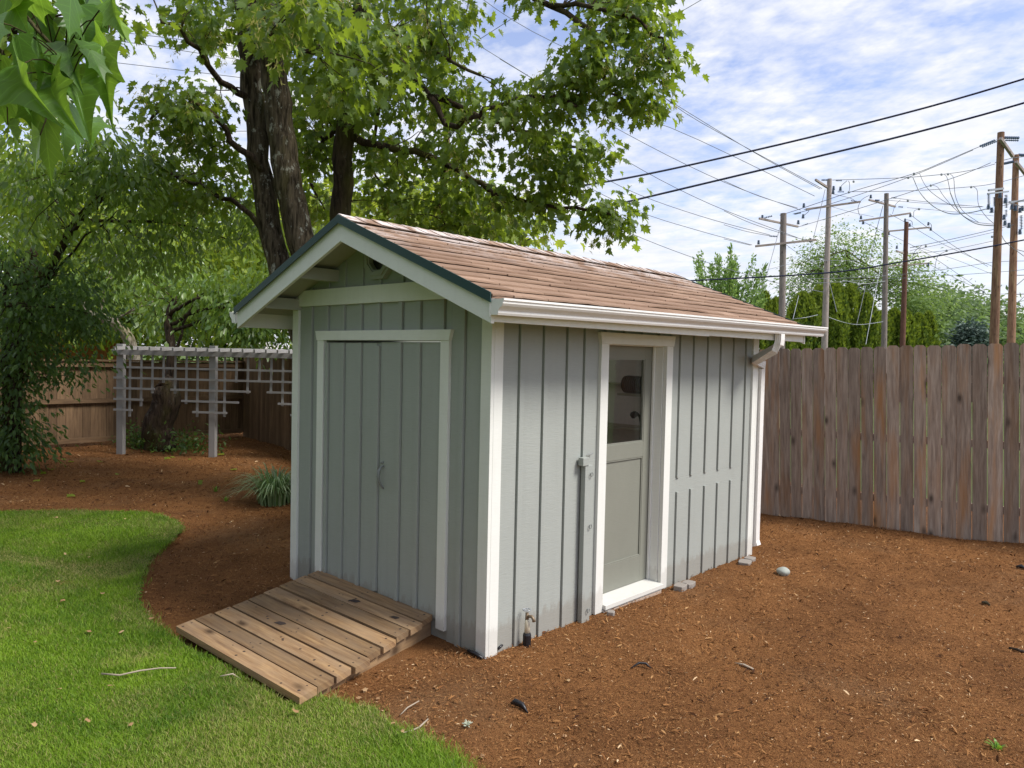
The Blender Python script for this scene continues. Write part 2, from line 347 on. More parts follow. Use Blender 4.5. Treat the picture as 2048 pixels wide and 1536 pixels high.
# ------------------------------------------------------------------ ground
def vnoise(x, y, sc, seed):
    rs = np.random.default_rng(seed); T = rs.random((64, 64)); x = x*sc; y = y*sc
    xi = np.floor(x).astype(int); yi = np.floor(y).astype(int); fx = x-xi; fy = y-yi; fx = fx*fx*(3-2*fx); fy = fy*fy*(3-2*fy)
    g = lambda a, b: T[a % 64, b % 64]
    return (g(xi, yi)*(1-fx)+g(xi+1, yi)*fx)*(1-fy)+(g(xi, yi+1)*(1-fx)+g(xi+1, yi+1)*fx)*fy-.5
def gh(x, y):                                              # height of the mulch
    x = np.asarray(x, float); y = np.asarray(y, float)
    h = .05*vnoise(x, y, .9, 1)+.028*vnoise(x, y, 3.1, 2)+.014*vnoise(x, y, 9, 3)+.006*vnoise(x, y, 27, 4)
    # keep it low near the shed walls' feet and the ramp
    d = np.maximum(np.maximum(x-0.1, -2.5-x), np.maximum(y-3.95, -1.4-y)); k = np.clip(d/.5, 0, 1)
    return h*(.35+.65*k)-.012*(1-k)+.0
LAWN = [(-30, -14), (-12, -5.2), (-9, -2.9), (-7.6, -1.75), (-6.94, -1.2), (-6.4, -.5), (-6.0, -.1), (-5.6, .06), (-5.1, .09), (-4.75, .0), (-4.42, -.24), (-4.0, -.58), (-3.55, -.85), (-3.06, -1.08), (-2.6, -1.27), (-2.05, -1.40), (-1.7, -1.42), (-.9, -1.40), (-.25, -1.36), (-.08, -1.14), (.15, -1.05), (.45, -1.08), (.7, -1.06), (.9, -1.09), (1.4, -1.25), (2.2, -1.8), (3.2, -3.2), (4, -6), (4, -30), (-30, -30)]
LP = np.array(LAWN, float)
def in_lawn(x, y, grow=0.0):
    x = np.asarray(x, float); y = np.asarray(y, float)+grow; c = np.zeros(x.shape, bool); n = len(LP)
    for i in range(n):
        x1, y1 = LP[i]; x2, y2 = LP[(i+1) % n]
        if y1 == y2: continue
        k = ((y1 > y) != (y2 > y)) & (x < (x2-x1)*(y-y1)/(y2-y1)+x1); c ^= k
    return c
def grid(name, x0, x1, y0, y1, st, hf, mat, keep=None):
    xs = np.arange(x0, x1+st/2, st); ys = np.arange(y0, y1+st/2, st); X, Y = np.meshgrid(xs, ys); nx, ny = len(xs), len(ys)
    V = np.stack([X.ravel(), Y.ravel(), hf(X.ravel(), Y.ravel())], 1)
    i = np.arange(nx-1); j = np.arange(ny-1); I, J = np.meshgrid(i, j); a = (J*nx+I).ravel(); F = np.stack([a, a+1, a+nx+1, a+nx], 1)
    if keep is not None:
        cx = V[F].mean(1); F = F[keep(cx[:, 0], cx[:, 1])]
        used = np.unique(F); mp = np.zeros(len(V), int); mp[used] = np.arange(len(used)); V = V[used]; F = mp[F]
    return np_mesh(name, V, F, mat, smooth=True)
g = MB(); g.add([(-900, -900, -.12), (900, -900, -.12), (900, 900, -.12), (-900, 900, -.12)], [(0, 1, 2, 3)]); tag(g.build('ground', M['field'], fix=False), 'rough green ground beyond the fences', 'ground', kind='structure')
tag(grid('mulch_bed', -16, 7, -4.5, 9, .045, gh, M['mulch']), 'reddish brown bark mulch bed around the shed', 'mulch bed', kind='structure')
def lh(x, y): return .035+.02*vnoise(x, y, .7, 9)+.012*vnoise(x, y, 4, 10)
tag(grid('lawn', -16, 3.96, -12, .2, .04, lh, M['soil'], in_lawn), 'green lawn with a curved edge', 'lawn', kind='structure')

def visible(P, mg=60):
    d = P-CAM; z = d@FW; u = 1024+FPX*(d@RT)/np.maximum(z, .01); v = 768-FPX*(d@UP)/np.maximum(z, .01)
    return (z > .3) & (u > -mg) & (u < 2048+mg) & (v < 1536+mg), z
def scatter(n, x0, x1, y0, y1, zref, power, test):
    out = []
    while sum(len(a) for a in out) < n:
        x = rng.uniform(x0, x1, 200000); y = rng.uniform(y0, y1, 200000); P = np.stack([x, y, np.zeros_like(x)], 1)
        vis, z = visible(P); k = vis & (rng.random(len(x)) < np.minimum(1, (zref/z)**power)); k &= test(x, y); out.append(P[k])
    return np.concatenate(out)[:n]
def mulch_ok(x, y):
    edge = in_lawn(x+rng.normal(0, .05, x.shape), y+rng.normal(0, .05, x.shape)+.08*vnoise(x, y, 5, 40)+.05*vnoise(x, y, 1.7, 41)+.03)
    shed = (x > -2.44) & (x < 0.0) & (y > 0) & (y < 3.87); rampz = (x > -2.1) & (x < -.3) & (y > -1.3) & (y < 0)
    return ~edge & ~shed & ~rampz
def chips():
    P = scatter(230000, -15, 6.5, -2.2, 8.0, 4.0, 1.6, mulch_ok); n = len(P)
    d = (P-CAM)@FW; big = rng.random(n) < .05
    L = rng.uniform(.005, .018, n)*np.where(big, 2.4, 1)*(.75+.09*d); W = L*rng.uniform(.10, .28, n)
    a = rng.uniform(0, math.pi, n); tilt = rng.normal(0, .35, n); z = gh(P[:, 0], P[:, 1])+rng.uniform(.001, .012, n)
    dx = np.stack([np.cos(a)*np.cos(tilt), np.sin(a)*np.cos(tilt), np.sin(tilt)], 1)*(L/2)[:, None]
    dy = np.stack([-np.sin(a), np.cos(a), rng.normal(0, .5, n)], 1)*(W/2)[:, None]
    C = P.copy(); C[:, 2] = z+.004; mid = C.copy(); mid[:, 2] += L*.08
    V = np.stack([C-dx-dy*.5, mid-dy, C+dx-dy*.4, C+dx+dy*.4, mid+dy, C-dx+dy*.5], 1).reshape(-1, 3)
    b = np.arange(n)*6; F = np.concatenate([np.stack([b, b+1, b+4, b+5], 1), np.stack([b+1, b+2, b+3, b+4], 1)])
    r = np.clip(rng.beta(1.7, 2.2, n)+vnoise(P[:, 0], P[:, 1], 1.3, 5)*.3, 0, 1)*.97; r = np.where(rng.random(n) < .018, 1.0, r)
    tag(np_mesh('wood_chips', V, F, M['chips'], attrs={'rnd': np.concatenate([r, r])}), 'shredded brown wood chips covering the bed', 'mulch', kind='stuff')
chips()
def dryness(x, y):
    # worn line across the lawn and pale patches at the edge
    x0, y0, x1, y1 = -6.2, -2.35, -3.4, -1.15
    t = np.clip(((x-x0)*(x1-x0)+(y-y0)*(y1-y0))/((x1-x0)**2+(y1-y0)**2), 0, 1.0); d = np.hypot(x-(x0+t*(x1-x0)), y-(y0+t*(y1-y0)))
    q = np.exp(-(d/.10)**2)*.9; q += np.clip(vnoise(x, y, 1.1, 20)*1.5, 0, 1)*.6+np.clip(vnoise(x, y, 3.5, 21)*1.5, 0, 1)*.5
    return np.clip(q, 0, 1)
def grassblades():
    P = scatter(300000, -11, 3, -6.5, .2, 4.2, 1.5, lambda x, y: in_lawn(x+rng.normal(0, .035, x.shape), y+rng.normal(0, .035, x.shape)+.08*vnoise(x, y, 5, 40)+.05*vnoise(x, y, 1.7, 41), .01)); n = len(P)
    rampz = (P[:, 0] > -1.95) & (P[:, 0] < -.2) & (P[:, 1] > -1.36); P = P[~rampz]; n = len(P)
    q = dryness(P[:, 0], P[:, 1]); P = P[rng.random(n) > q*.55]; n = len(P); q = dryness(P[:, 0], P[:, 1]); d = (P-CAM)@FW
    Hh = rng.uniform(.012, .038, n)*(1-q*.45)*(1+.35*vnoise(P[:, 0], P[:, 1], 2.2, 30)*2); W = rng.uniform(.0016, .0032, n)*(.55+.14*d)
    a = rng.uniform(0, 2*math.pi, n); ln = rng.uniform(.2, 1.3, n)*Hh; wa = a+rng.normal(0, .5, n)+math.pi/2
    o = np.stack([np.cos(a), np.sin(a), np.zeros(n)], 1); w = np.stack([np.cos(wa), np.sin(wa), np.zeros(n)], 1)*(W/2)[:, None]
    B = P.copy(); B[:, 2] = lh(P[:, 0], P[:, 1])-.004
    Mid = B+o*(ln*.35)[:, None]; Mid[:, 2] += Hh*.62; T = B+o*ln[:, None]; T[:, 2] += Hh
    V = np.stack([B-w, B+w, Mid+w*.8, Mid-w*.8, T+w*.12, T-w*.12], 1).reshape(-1, 3); b = np.arange(n)*6
    F = np.concatenate([np.stack([b, b+1, b+2, b+3], 1), np.stack([b+3, b+2, b+4, b+5], 1)])
    r = np.clip(rng.normal(.45, .24, n)+vnoise(P[:, 0], P[:, 1], 1.7, 31)*.5+vnoise(P[:, 0], P[:, 1], 7, 33)*.35, 0, 1)
    t = NT('lawn_blades'); rr = t.attr('rnd'); dd = t.attr('dry'); c = t.mix(rr, (.05, .13, .008), (.27, .42, .028)); c = t.mix(dd, c, (.42, .33, .15)); t.fin(c, .5, .25)
    tr = t.n('ShaderNodeBsdfTranslucent'); t.L.new(t.mix(.4, c, (.4, .62, .03)), tr.inputs[0]); mx = t.n('ShaderNodeMixShader'); mx.inputs[0].default_value = .3
    t.L.new(t.b.outputs[0], mx.inputs[1]); t.L.new(tr.outputs[0], mx.inputs[2]); t.L.new(mx.outputs[0], t.out.inputs[0])
    dr = np.where(rng.random(n) < .06+q*.75, rng.uniform(.5, 1, n), q*.3)
    tag(np_mesh('grass', V, F, t.m, attrs={'rnd': np.concatenate([r, r]), 'dry': np.concatenate([dr, dr])}), 'short green grass blades on the lawn', 'grass', kind='stuff')
grassblades()

# ------------------------------------------------------------------ shed
W, L, O, E = 2.4403, 3.87, .378, .364
HB, HT, HP = 2.222, 2.368, 2.9935
SL = (HP-HT)/(W/2+E); FV = .156                            # roof slope, fascia depth
def rz(x): return HP-SL*abs(x+W/2)                         # top line of rake fascia
def build_shed():
    S = thing('garden_shed', 'grey green board and batten garden shed with white trim and brown shingle roof', 'shed', (-W/2, 0, 0))
    wt = .08
    # walls -------------------------------------------------------------
    fr = MB(); zl = lambda x: rz(x)-.03
    # front wall around the double door opening
    ox0, ox1, oz = -1.968, -.478, 2.118
    def fp(poly): fr.prism([(x, 0, z) for x, z in poly], (0, wt, 0), .5)
    fp([(-W, -.05), (ox0, -.05), (ox0, oz), (-W, oz)]); fp([(ox1, -.05), (0, -.05), (0, oz), (ox1, oz)])
    fp([(ox0, -.05), (ox1, -.05), (ox1, .11), (ox0, .11)])
    fp([(-W, oz), (0, oz), (0, zl(0)), (-W/2, zl(-W/2)), (-W, zl(-W))])
    XB = (-2.166, -1.918, -1.683, -1.44, -1.204, -.929, -.716, -.455, -.241)
    def sheets(m, br, a0, a1, z0, z1, side):
        br = [x for x in br if a0 < x-.02 < a1]; lo = a0
        for x in list(br)+[None]:
            hi = a1 if x is None else (x-.042 if side == 'r' else x-.010)
            if hi-lo > .012:
                if side == 'r': m.box(lo, hi, m.face-.009, m.face+.0005, z0, z1, .5)
                else: m.box(m.face-.0005, m.face+.009, lo, hi, z0, z1, .5)
            if x is not None: lo = x+(.010 if side == 'r' else .040)
    fr.face = 0.0
    sheets(fr, XB, -W+.0665, -2.063, -.05, 2.408, 'r'); sheets(fr, XB, -.387, -.0665, -.05, 2.408, 'r'); sheets(fr, XB, -2.062, -.388, 2.197, 2.408, 'r')
    for xr in (-2.166, -1.918, -1.683, -1.44, -1.204, -.929, -.716, -.455, -.241):
        z0 = -.04 if (xr < ox0-.1 or xr > ox1+.1) else 2.19
        fr.box(xr-.042, xr, -.026, 0.001, z0, 2.407, .5)
        z1 = min(zl(xr), zl(xr-.042))-.01
        if z1 > 2.56 and abs(xr-.02+1.22) > .16: fr.box(xr-.042, xr, -.017, .001, 2.546, z1, .5)
    fr.box(-1.246, -1.204, -.017, .001, 2.546, 2.60, .5)
    fr.build('front_wall', M['siding'], S, bevel=.0015)
    sd_ = MB(); dy0, dy1, dz = 1.272, 2.12, 2.13
    zt = rz(0)-.035
    sd_.box(-wt, 0, wt, dy0, -.05, zt, .5); sd_.box(-wt, 0, dy1, L-wt, -.05, zt, .5); sd_.box(-wt, 0, dy0, dy1, dz, zt, .5); sd_.box(-wt, 0, dy0, dy1, -.05, .0, .5)
    sd_.face = 0.0; sheets(sd_, (.262, .515, .779, .985), .086, 1.172, -.05, zt, 'l'); sheets(sd_, (2.368, 2.607, 2.865, 3.117, 3.379, 3.642), 2.220, L-.086, .957, zt, 'l'); sheets(sd_, (2.374, 2.613, 2.871, 3.123, 3.385, 3.640), 2.220, L-.086, -.05, .828, 'l'); sheets(sd_, (3.642,), 2.220, L-.086, .8281, .9569, 'l')
    for y in (.262, .515, .779, .985): sd_.box(-.001, .024, y, y+.04, -.04, zt, .5)
    for y in (1.25, 1.5, 1.76, 2.02): sd_.box(-.001, .022, y, y+.04, 2.225, zt, .5)
    for y in (2.368, 2.607, 2.865, 3.117, 3.379):
        sd_.box(-.001, .024, y, y+.04, .957, zt, .5); sd_.box(-.001, .024, y+.006, y+.046, -.04, .828, .5)
    sd_.box(-.001, .024, 3.644, 3.684, .80, zt, .5); sd_.box(-.001, .024, 3.640, 3.680, -.04, .798, .5)
    sd_.build('side_wall', M['siding'], S, bevel=.0015)
    ow = MB(); ow.box(-W, -W+wt, wt, .8, -.05, zt, .5); ow.box(-W, -W+wt, 3.6, L-wt, -.05, zt, .5); ow.box(-W, -W+wt, .8, 3.6, -.05, .7, .5); ow.box(-W, -W+wt, .8, 3.6, 2.1, zt, .5)
    ow.build('left_wall', M['siding'], S)
    m = MB(); m.box(-W+.03, -W+.034, .8, 3.6, .7, 2.1); m.build('added_window', M['glass'], S)  # unseen window and wall opening, added to let daylight into the shed
    bw = MB(); bw.prism([(-W, L, -.05), (0, L, -.05), (0, L, rz(0)-.035), (-W/2, L, rz(-W/2)-.035), (-W, L, rz(-W)-.035)], (0, -wt, 0), .5); bw.build('back_wall', M['siding'], S)
    fl = MB(); fl.box(-W+wt, -wt, wt, L-wt, .0, .06); fl.build('floor', M['shelfw'], S)
    # inside what shows through the door pane
    il = MB(); il.box(-W+wt+.002, -wt-.002, L-wt-.012, L-wt-.002, .06, 2.35); il.build('inner_lining', M['mauve'], S)
    for nm, x0, x1, z, d in (('shelf', -2.0, -.12, 1.71, .08), ('shelf', -1.43, -.12, 1.60, .32), ('shelf', -2.0, -.12, 1.225, .35)):
        m = MB(); m.box(x0, x1, L-wt-.013-d, L-wt-.013, z, z+.025); m.build(nm, M['shelfw'], S)
    # corner trim -------------------------------------------------------
    for (x, sx) in ((0, 1), (-W, -1)):
        for (y, sy) in ((0, -1), (L, 1)):
            m = MB(); a, b = (.024, .066)
            top = rz(0)-.05 if sy > 0 else min(rz(0)-.06, 2.44)
            if sy < 0: top2 = 2.408
            else: top2 = top
            z0 = -.06 if (x == 0 or y == 0) else -.05
            # face on the gable side and face on the long side butt at the corner
            m.box(x-sx*b, x+sx*.030, y+sy*.0005, y+sy*.030, z0, top2, .5)
            m.box(x+sx*.0005, x+sx*.030, y-sy*.085, y-sy*.0005, z0, rz(0)-.06, .5)
            m.build('corner_trim', M['trim'], S, bevel=.002)
    # frieze board
    m = MB(); e = .004
    m.prism([(-W+e, -.036, 2.4096), (-e, -.036, 2.4096), (-e, -.036, zl(0)-.01), (-e-.16, -.036, 2.547), (-W+e+.16, -.036, 2.547), (-W+e, -.036, zl(-W)-.01)], (0, .0355, 0), .5); m.build('frieze_board', M['trim'], S, bevel=.002)
    # octagonal vent window
    def octa(r, y, cx=-1.22, cz=2.765): return [(cx+r/math.cos(math.pi/8)*math.cos(math.pi/8+k*math.pi/4), y, cz+r/math.cos(math.pi/8)*math.sin(math.pi/8+k*math.pi/4)) for k in range(8)]
    m = MB()
    for r0, r1, y0, y1 in ((.175, .105, -.045, .0), (.15, .12, -.055, -.045)):
        a0, a1, b0, b1 = octa(r0, y0), octa(r1, y0), octa(r0, y1), octa(r1, y1)
        for k in range(8):
            j = (k+1) % 8; m.add([a0[k], a0[j], a1[j], a1[k], b0[k], b0[j], b1[j], b1[k]], [(0, 1, 2, 3), (4, 7, 6, 5), (0, 4, 5, 1), (3, 2, 6, 7), (0, 3, 7, 4), (1, 5, 6, 2)], .5)
    of = m.build('gable_window', M['siding'], S)
    m = MB(); m.prism(octa(.106, -.012), (0, .006, 0)); m.build('pane', M['glass'], of)
    m = MB(); m.prism(octa(.107, -.004), (0, .003, 0)); m.build('dark_backing', M['black'], of)
    # double door ---------------------------------------------------------
    D = MB(); D.face = -.006; sheets(D, (-1.905, -1.676, -1.437), -1.948, -1.244, .118, 2.098, 'r'); D.box(-1.950, -1.206, -.006, .035, .115, 2.100, .5)
    for xr in (-1.905, -1.676, -1.437): D.box(xr-.042, xr, -.030, -.006, .118, 2.098, .5)
    dl = D.build('door', M['siding'], S, bevel=.0015)
    D = MB(); D.face = -.006; sheets(D, (-.93, -.708), -1.190, -.492, .118, 2.104, 'r'); D.box(-1.200, -.490, -.006, .035, .115, 2.106, .5)
    for xr in (-.93, -.708): D.box(xr-.042, xr, -.030, -.006, .118, 2.104, .5)
    D.box(-1.243, -1.2, -.031, -.0065, .16, 2.075, .5)
    dr = D.build('door', M['siding'], S, bevel=.0015)
    h = MB(); hx = -1.137
    pts = [(hx, -.012, 1.15), (hx, -.035, 1.145), (hx, -.058, 1.115), (hx, -.066, 1.075), (hx, -.055, 1.03), (hx, -.03, .99), (hx, -.012, .975)]
    h.tube(pts, [.007, .009, .012, .013, .011, .008, .007], 10); h.lathe((hx, -.006, 1.165), [(.0, -.0), (.019, .0), (.019, .004), (.006, .006)], 12, (0, -1, 0)); h.lathe((hx, -.006, .965), [(.0, 0), (.012, .0), (.012, .004), (.004, .005)], 12, (0, -1, 0))
    h.box(hx-.006, hx+.006, -.012, -.006, 1.165, 1.20); h.box(hx-.005, hx+.005, -.011, -.006, .94, .965); h.tube([(hx, -.006, 1.18), (hx-.002, -.04, 1.175)], [.005, .009], 8)
    h.build('handle', M['handle'], dr, smooth=True)
    for z in (.45, 1.15, 1.85):
        hg = MB(); hg.tube([(-1.960, -.012, z-.045), (-1.960, -.012, z+.045)], .006, 8); hg.build('hinge', M['handle'], dl)
    c = MB(); c.box(-2.062, -1.968, -.034, .0, .095, 2.118, .5); c.box(-.478, -.388, -.034, .0, .06, 2.118, .5)
    c.prism([(-2.066, -.040, 2.1185), (-.384, -.040, 2.1185), (-.362, -.040, 2.196), (-2.088, -.040, 2.196)], (0, .040, 0), .5); c.build('door_casing', M['trim'], S, bevel=.002)
    # side door -------------------------------------------------------------
    X = -.10; d = MB()
    w0, w1, wz0, wz1 = 1.272+.11, 1.272+.72, 1.30, 2.02
    y0, y1 = 1.28, 2.112
    d.box(X-.04, X, y0, w0, .075, 2.125, .5); d.box(X-.04, X, w1, y1, .075, 2.125, .5)
    d.box(X-.04, X, w0, w1, wz1, 2.125, .5); d.box(X-.04, X, w0, w1, 1.17, wz0, .5); d.box(X-.04, X, w0, w1, .075, .30, .5)
    d.box(X-.03, X-.014, w0, w1, .30, 1.17, .5)
    for (a, b) in ((w0, w0+.012), (w1-.012, w1)): d.box(X-.014, X-.003, a, b, .312, 1.158, .5)
    d.box(X-.014, X-.003, w0, w1, .30, .312, .5); d.box(X-.014, X-.003, w0, w1, 1.158, 1.17, .5)
    sdo = d.build('side_door', M['siding_door'], S, bevel=.0015)
    m = MB(); m.box(X-.026, X-.022, w0-.005, w1+.005, wz0-.005, wz1+.005); m.build('window_pane', M['glass'], sdo)
    m = MB()
    for (a, b, c_, e_) in ((w0, w0+.012, wz0, wz1), (w1-.012, w1, wz0, wz1), (w0+.012, w1-.012, wz1-.012, wz1), (w0+.012, w1-.012, wz0, wz0+.012)): m.box(X-.021, X-.004, a, b, c_, e_, .5)
    m.build('glazing_bead', M['siding_door'], sdo)
    m = MB(); m.lathe((X, 1.335, .99), [(.0, 0), (.024, 0), (.02, .01), (.009, .02), (.009, .035), (.022, .045), (.024, .06), (.012, .07)], 14, (1, 0, 0)); m.build('door_knob', M['brass'], sdo, smooth=True)
    c = MB(); c.box(.0, .036, 1.173, 1.272, .00, 2.131, .5); c.box(.0, .036, 2.122, 2.219, .00, 2.131, .5)
    c.prism([(.0, 1.170, 2.1315), (.0, 2.222, 2.1315), (.0, 2.245, 2.222), (.0, 1.150, 2.222)], (.042, 0, 0), .5)
    c.box(X-.05, -.0005, 1.2725, 1.2795, .06, 2.13, .5); c.box(X-.05, -.0005, 2.1125, 2.1215, .06, 2.13, .5); c.box(X-.05, -.0005, 1.2795, 2.1125, 2.1255, 2.1315, .5)
    c.box(X+.004, X+.024, 2.092, 2.112, .06, 2.1255, .5); c.box(X+.004, X+.024, 1.28, 1.295, .06, 2.1255, .5)
    c.build('side_door_casing', M['trim'], S, bevel=.002)
    s = MB(); s.prism([(X-.05, 1.2731, .045), (.065, 1.2731, .02), (.065, 1.2731, .055), (X-.05, 1.2731, .075)], (0, .8480, 0), .5); s.box(.001, .045, 1.2731, 2.1209, -.06, .019, .5)
    s.build('threshold', M['trim'], S, bevel=.002)
    s = MB(); s.box(.046, .058, 1.30, 2.10, -.08, .0); s.build('sill_board', M['shelfw'], S)
    # latch post beside the side door
    p = MB(); p.box(.0245, .066, .966, 1.062, -.03, 1.20, .5); p.box(.0245, .072, .930, 1.005, 1.2005, 1.262, .5)
    po = p.build('hose_post', M['siding'], S, bevel=.003)
    for z in (1.13, .73, .08):
        q = MB(); a = np.linspace(0, 2*math.pi, 13); q.tube([(.081+.0*t, 1.03+.013*math.cos(t), z+.016*math.sin(t)) for t in a], .0028, 6); q.tube([(.062, 1.03, z), (.081, 1.03, z+.014)], .0028, 6); q.build('screw_eye', M['handle'], po)
    q = MB(); q.tube([(.014, 1.0, 1.275), (.03, 1.07, 1.275), (.03, 1.10, 1.285)], .005, 6); q.build('hook', M['handle'], po)
    # roof -------------------------------------------------------------------
    ya, yb = -O, L+O
    for sx in (1, -1):
        cx = -W/2
        def P(s_, y, up): # s_: horizontal distance from ridge, up: offset above fascia top line (vertical)
            return (cx+sx*s_, y, HP-SL*s_+up)
        top = W/2+E
        def slab(m, s0, s1, y0, y1, lo, hi, rn): m.hexa([P(s0, y0, lo), P(s1, y0, lo), P(s1, y1, lo), P(s0, y1, lo), P(s0, y0, hi), P(s1, y0, hi), P(s1, y1, hi), P(s0, y1, hi)], rn)
        hole = (.30, 1.08, 1.3, 3.5) if sx < 0 else None  # opening for an unseen roof light, added to brighten the interior
        def layer(m, y0, y1, s1, lo, hi, rn):
            if not hole: slab(m, 0, s1, y0, y1, lo, hi, rn); return
            slab(m, 0, s1, y0, hole[2], lo, hi, rn); slab(m, 0, s1, hole[3], y1, lo, hi, rn); slab(m, 0, hole[0], hole[2], hole[3], lo, hi, rn); slab(m, hole[1], s1, hole[2], hole[3], lo, hi, rn)
        m = MB(); layer(m, ya+.03, yb-.03, top, -.03, -.004, .5); m.build('roof_deck', M['soffit'], S)
        if hole:
            m = MB()
            for (a, b, c_, d_) in ((hole[0]-.04, hole[0], hole[2]-.04, hole[3]+.04), (hole[1], hole[1]+.04, hole[2]-.04, hole[3]+.04), (hole[0], hole[1], hole[2]-.04, hole[2]), (hole[0], hole[1], hole[3], hole[3]+.04)): slab(m, a, b, c_, d_, -.02, .07, .5)
            sk = m.build('added_skylight', M['drip'], S); m = MB(); slab(m, hole[0]+.002, hole[1]-.002, hole[2]+.002, hole[3]-.002, .05, .056, .5); m.build('pane', M['glass'], sk)
        for yy in (ya, yb-.03):
            m = MB(); m.hexa([P(0, yy, -FV), P(top+.004, yy, -FV+.0), P(top+.004, yy+.028, -FV), P(0, yy+.028, -FV), P(0, yy, -.001), P(top+.004, yy, -.001), P(top+.004, yy+.028, -.001), P(0, yy+.028, -.001)], .5); m.build('rake_fascia', M['trim'], S, bevel=.002)
            m = MB(); y2 = yy-.008 if yy == ya else yy+.036
            yo0, yo1 = (yy-.026, yy-.018) if yy == ya else (yy+.046, yy+.054)
            m.hexa([P(0, yo0, -.026), P(top+.02, yo0, -.026), P(top+.02, yo1, -.026), P(0, yo1, -.026), P(0, yo0, .034), P(top+.02, yo0, .034), P(top+.02, yo1, .034), P(0, yo1, .034)], .5)
            m.build('drip_edge', M['drip'], S)
        # eave fascia, in two lengths as on the real shed
        xe = cx+sx*(top-.03); xo = cx+sx*(top-.002)
        for (a, b, z0) in ((ya+.029, 2.25, HB), (2.2505, yb-.031, HB+.006)):
            m = MB(); m.box(xe, xo, a, b, z0, HT-.012, .5); m.build('eave_fascia', M['trim'], S, bevel=.002)
        # lookouts under the front and rear overhang
        for s_, in ((.62,), (1.18,)):
            for (a, b) in ((ya+.029, -.0005), (L+.0005, yb-.031)):
                m = MB(); x_ = cx+sx*s_; m.box(x_-.045, x_+.045, a, b, HP-SL*(s_-.045)-.165, HP-SL*(s_+.045)-.034, .5); m.build('lookout', M['soffit'], S)
        # rafter tails under the long eave
        for y in np.arange(.35, L-.2, .61):
            m = MB(); m.hexa([P(W/2+.0, y, -.14), P(top-.031, y, -.14), P(top-.031, y+.04, -.14), P(W/2, y+.04, -.14), P(W/2, y, -.031), P(top-.031, y, -.031), P(top-.031, y+.04, -.031), P(W/2, y+.04, -.031)], .5)
            m.build('rafter_tail', M['soffit'], S)
        # shingles, course by course
        sh = MB(); nC = 13; slope = math.hypot(1, SL); ex = (top+.03)/nC; y_a, y_b = ya-.016, yb+.016
        for c_ in range(nC):
            s1 = top+.03-c_*ex; s0 = s1-ex*1.15; lift = .016
            y = y_a-rng.uniform(0, .28); sag = rng.normal(0, .003)
            while y < y_b:
                w = .305+rng.normal(0, .004); a = max(y, y_a); b = min(y+w-.004, y_b)
                if b-a > .02 and not (hole and s0 < hole[1] and s1 > hole[0] and b > hole[2]-.02 and a < hole[3]+.02):
                    k = max(2, int((b-a)/.06)); col = float(np.clip(rng.normal(.5, .3), 0, 1)); js = rng.normal(0, .002); cl = abs(rng.normal(0, .0015))
                    V = []
                    for i in range(k+1):
                        yy = a+(b-a)*i/k; e1 = s1+js+rng.normal(0, .0025)+.006*math.sin(yy*5+c_)+.003*math.sin(yy*13+c_*2.3); lf = lift+cl*math.sin(i/k*3.1)+.004*math.sin(yy*3.1+c_*1.7)
                        V += [P(s0, yy, .016+.0*lift), P(e1, yy, .016+lf), P(e1, yy, .016+lf-.011)]
                    F = []
                    for i in range(k): q = i*3; F += [(q, q+3, q+4, q+1), (q+1, q+4, q+5, q+2)]
                    F += [(0, 1, 2), (k*3, k*3+2, k*3+1)]
                    sh.add(V, F, col)
                y += w
        layer(sh, y_a+.004, y_b-.004, top+.02, .0, .014, .1)
        sh.build('shingles', M['roof'], S, fix=False)
    rc = MB(); y = ya-.018
    while y < yb+.01:
        y2 = min(y+.19, yb+.02); hh = .034+rng.normal(0, .001); col = float(rng.random())
        V = [];
        for s_, zz in ((-.15, -SL*.15), (-.05, -SL*.05), (0, 0.004), (.05, -SL*.05), (.15, -SL*.15)):
            V += [(-W/2+s_, y, HP+hh+zz+.008), (-W/2+s_, y2, HP+hh+zz)]
        rc.add(V, [(2*i, 2*i+2, 2*i+3, 2*i+1) for i in range(4)], col)
        V2 = [(v[0], v[1], v[2]) for v in V]; lo = [(v[0], v[1], v[2]-.012) for v in V[::2]]
        rc.add(V2[::2]+lo, [(i, i+5, i+6, i+1) for i in range(4)], col)
        y += .145
    rc.build('ridge_cap', M['roof'], S, fix=False)
    # gutters -----------------------------------------------------------------
    for sx in (1, -1):
        x0 = -W/2+sx*(W/2+E+.0); g0, g1 = -O-.012, L+O+.30
        prof = [(.0, .105), (.0, .0), (.068, .0), (.074, .014), (.074, .030), (.083, .044), (.103, .062), (.112, .078), (.112, .094), (.120, .098), (.120, .112), (.108, .112), (.108, .104)]
        zb = HT-.108
        def gp(i, y, t=0): a, b = prof[i]; return (x0+sx*(a+.002), y, zb+b*.86+.030*(y-g0)/4)
        m = MB(); V = []; n = len(prof)
        for y in (g0, 1.2, 2.6, g1):
            V += [gp(i, y) for i in range(n)]
        F = []
        for k in range(3):
            for i in range(n-1): F.append((k*n+i, k*n+i+1, (k+1)*n+i+1, (k+1)*n+i))
        m.add(V, F, .5); go = m.build('gutter', M['gutter'], S, fix=False)
        so = go.modifiers.new('s', 'SOLIDIFY'); so.thickness = .0015; so.offset = 0
        for y in (g0, g1):
            m = MB(); m.prism([gp(i, y) for i in range(11)], (0, -.003 if y == g0 else .003, 0), .5); m.prism([(x0+sx*.002, y, gp(0, y)[2]-.10), (x0+sx*.012, y, gp(0, y)[2]-.10), (x0+sx*.012, y, gp(0, y)[2]+.004), (x0+sx*.002, y, gp(0, y)[2]+.004)], (0, -.006 if y == g0 else .006, 0), .5)
            m.build('end_cap', M['gutter'], go)
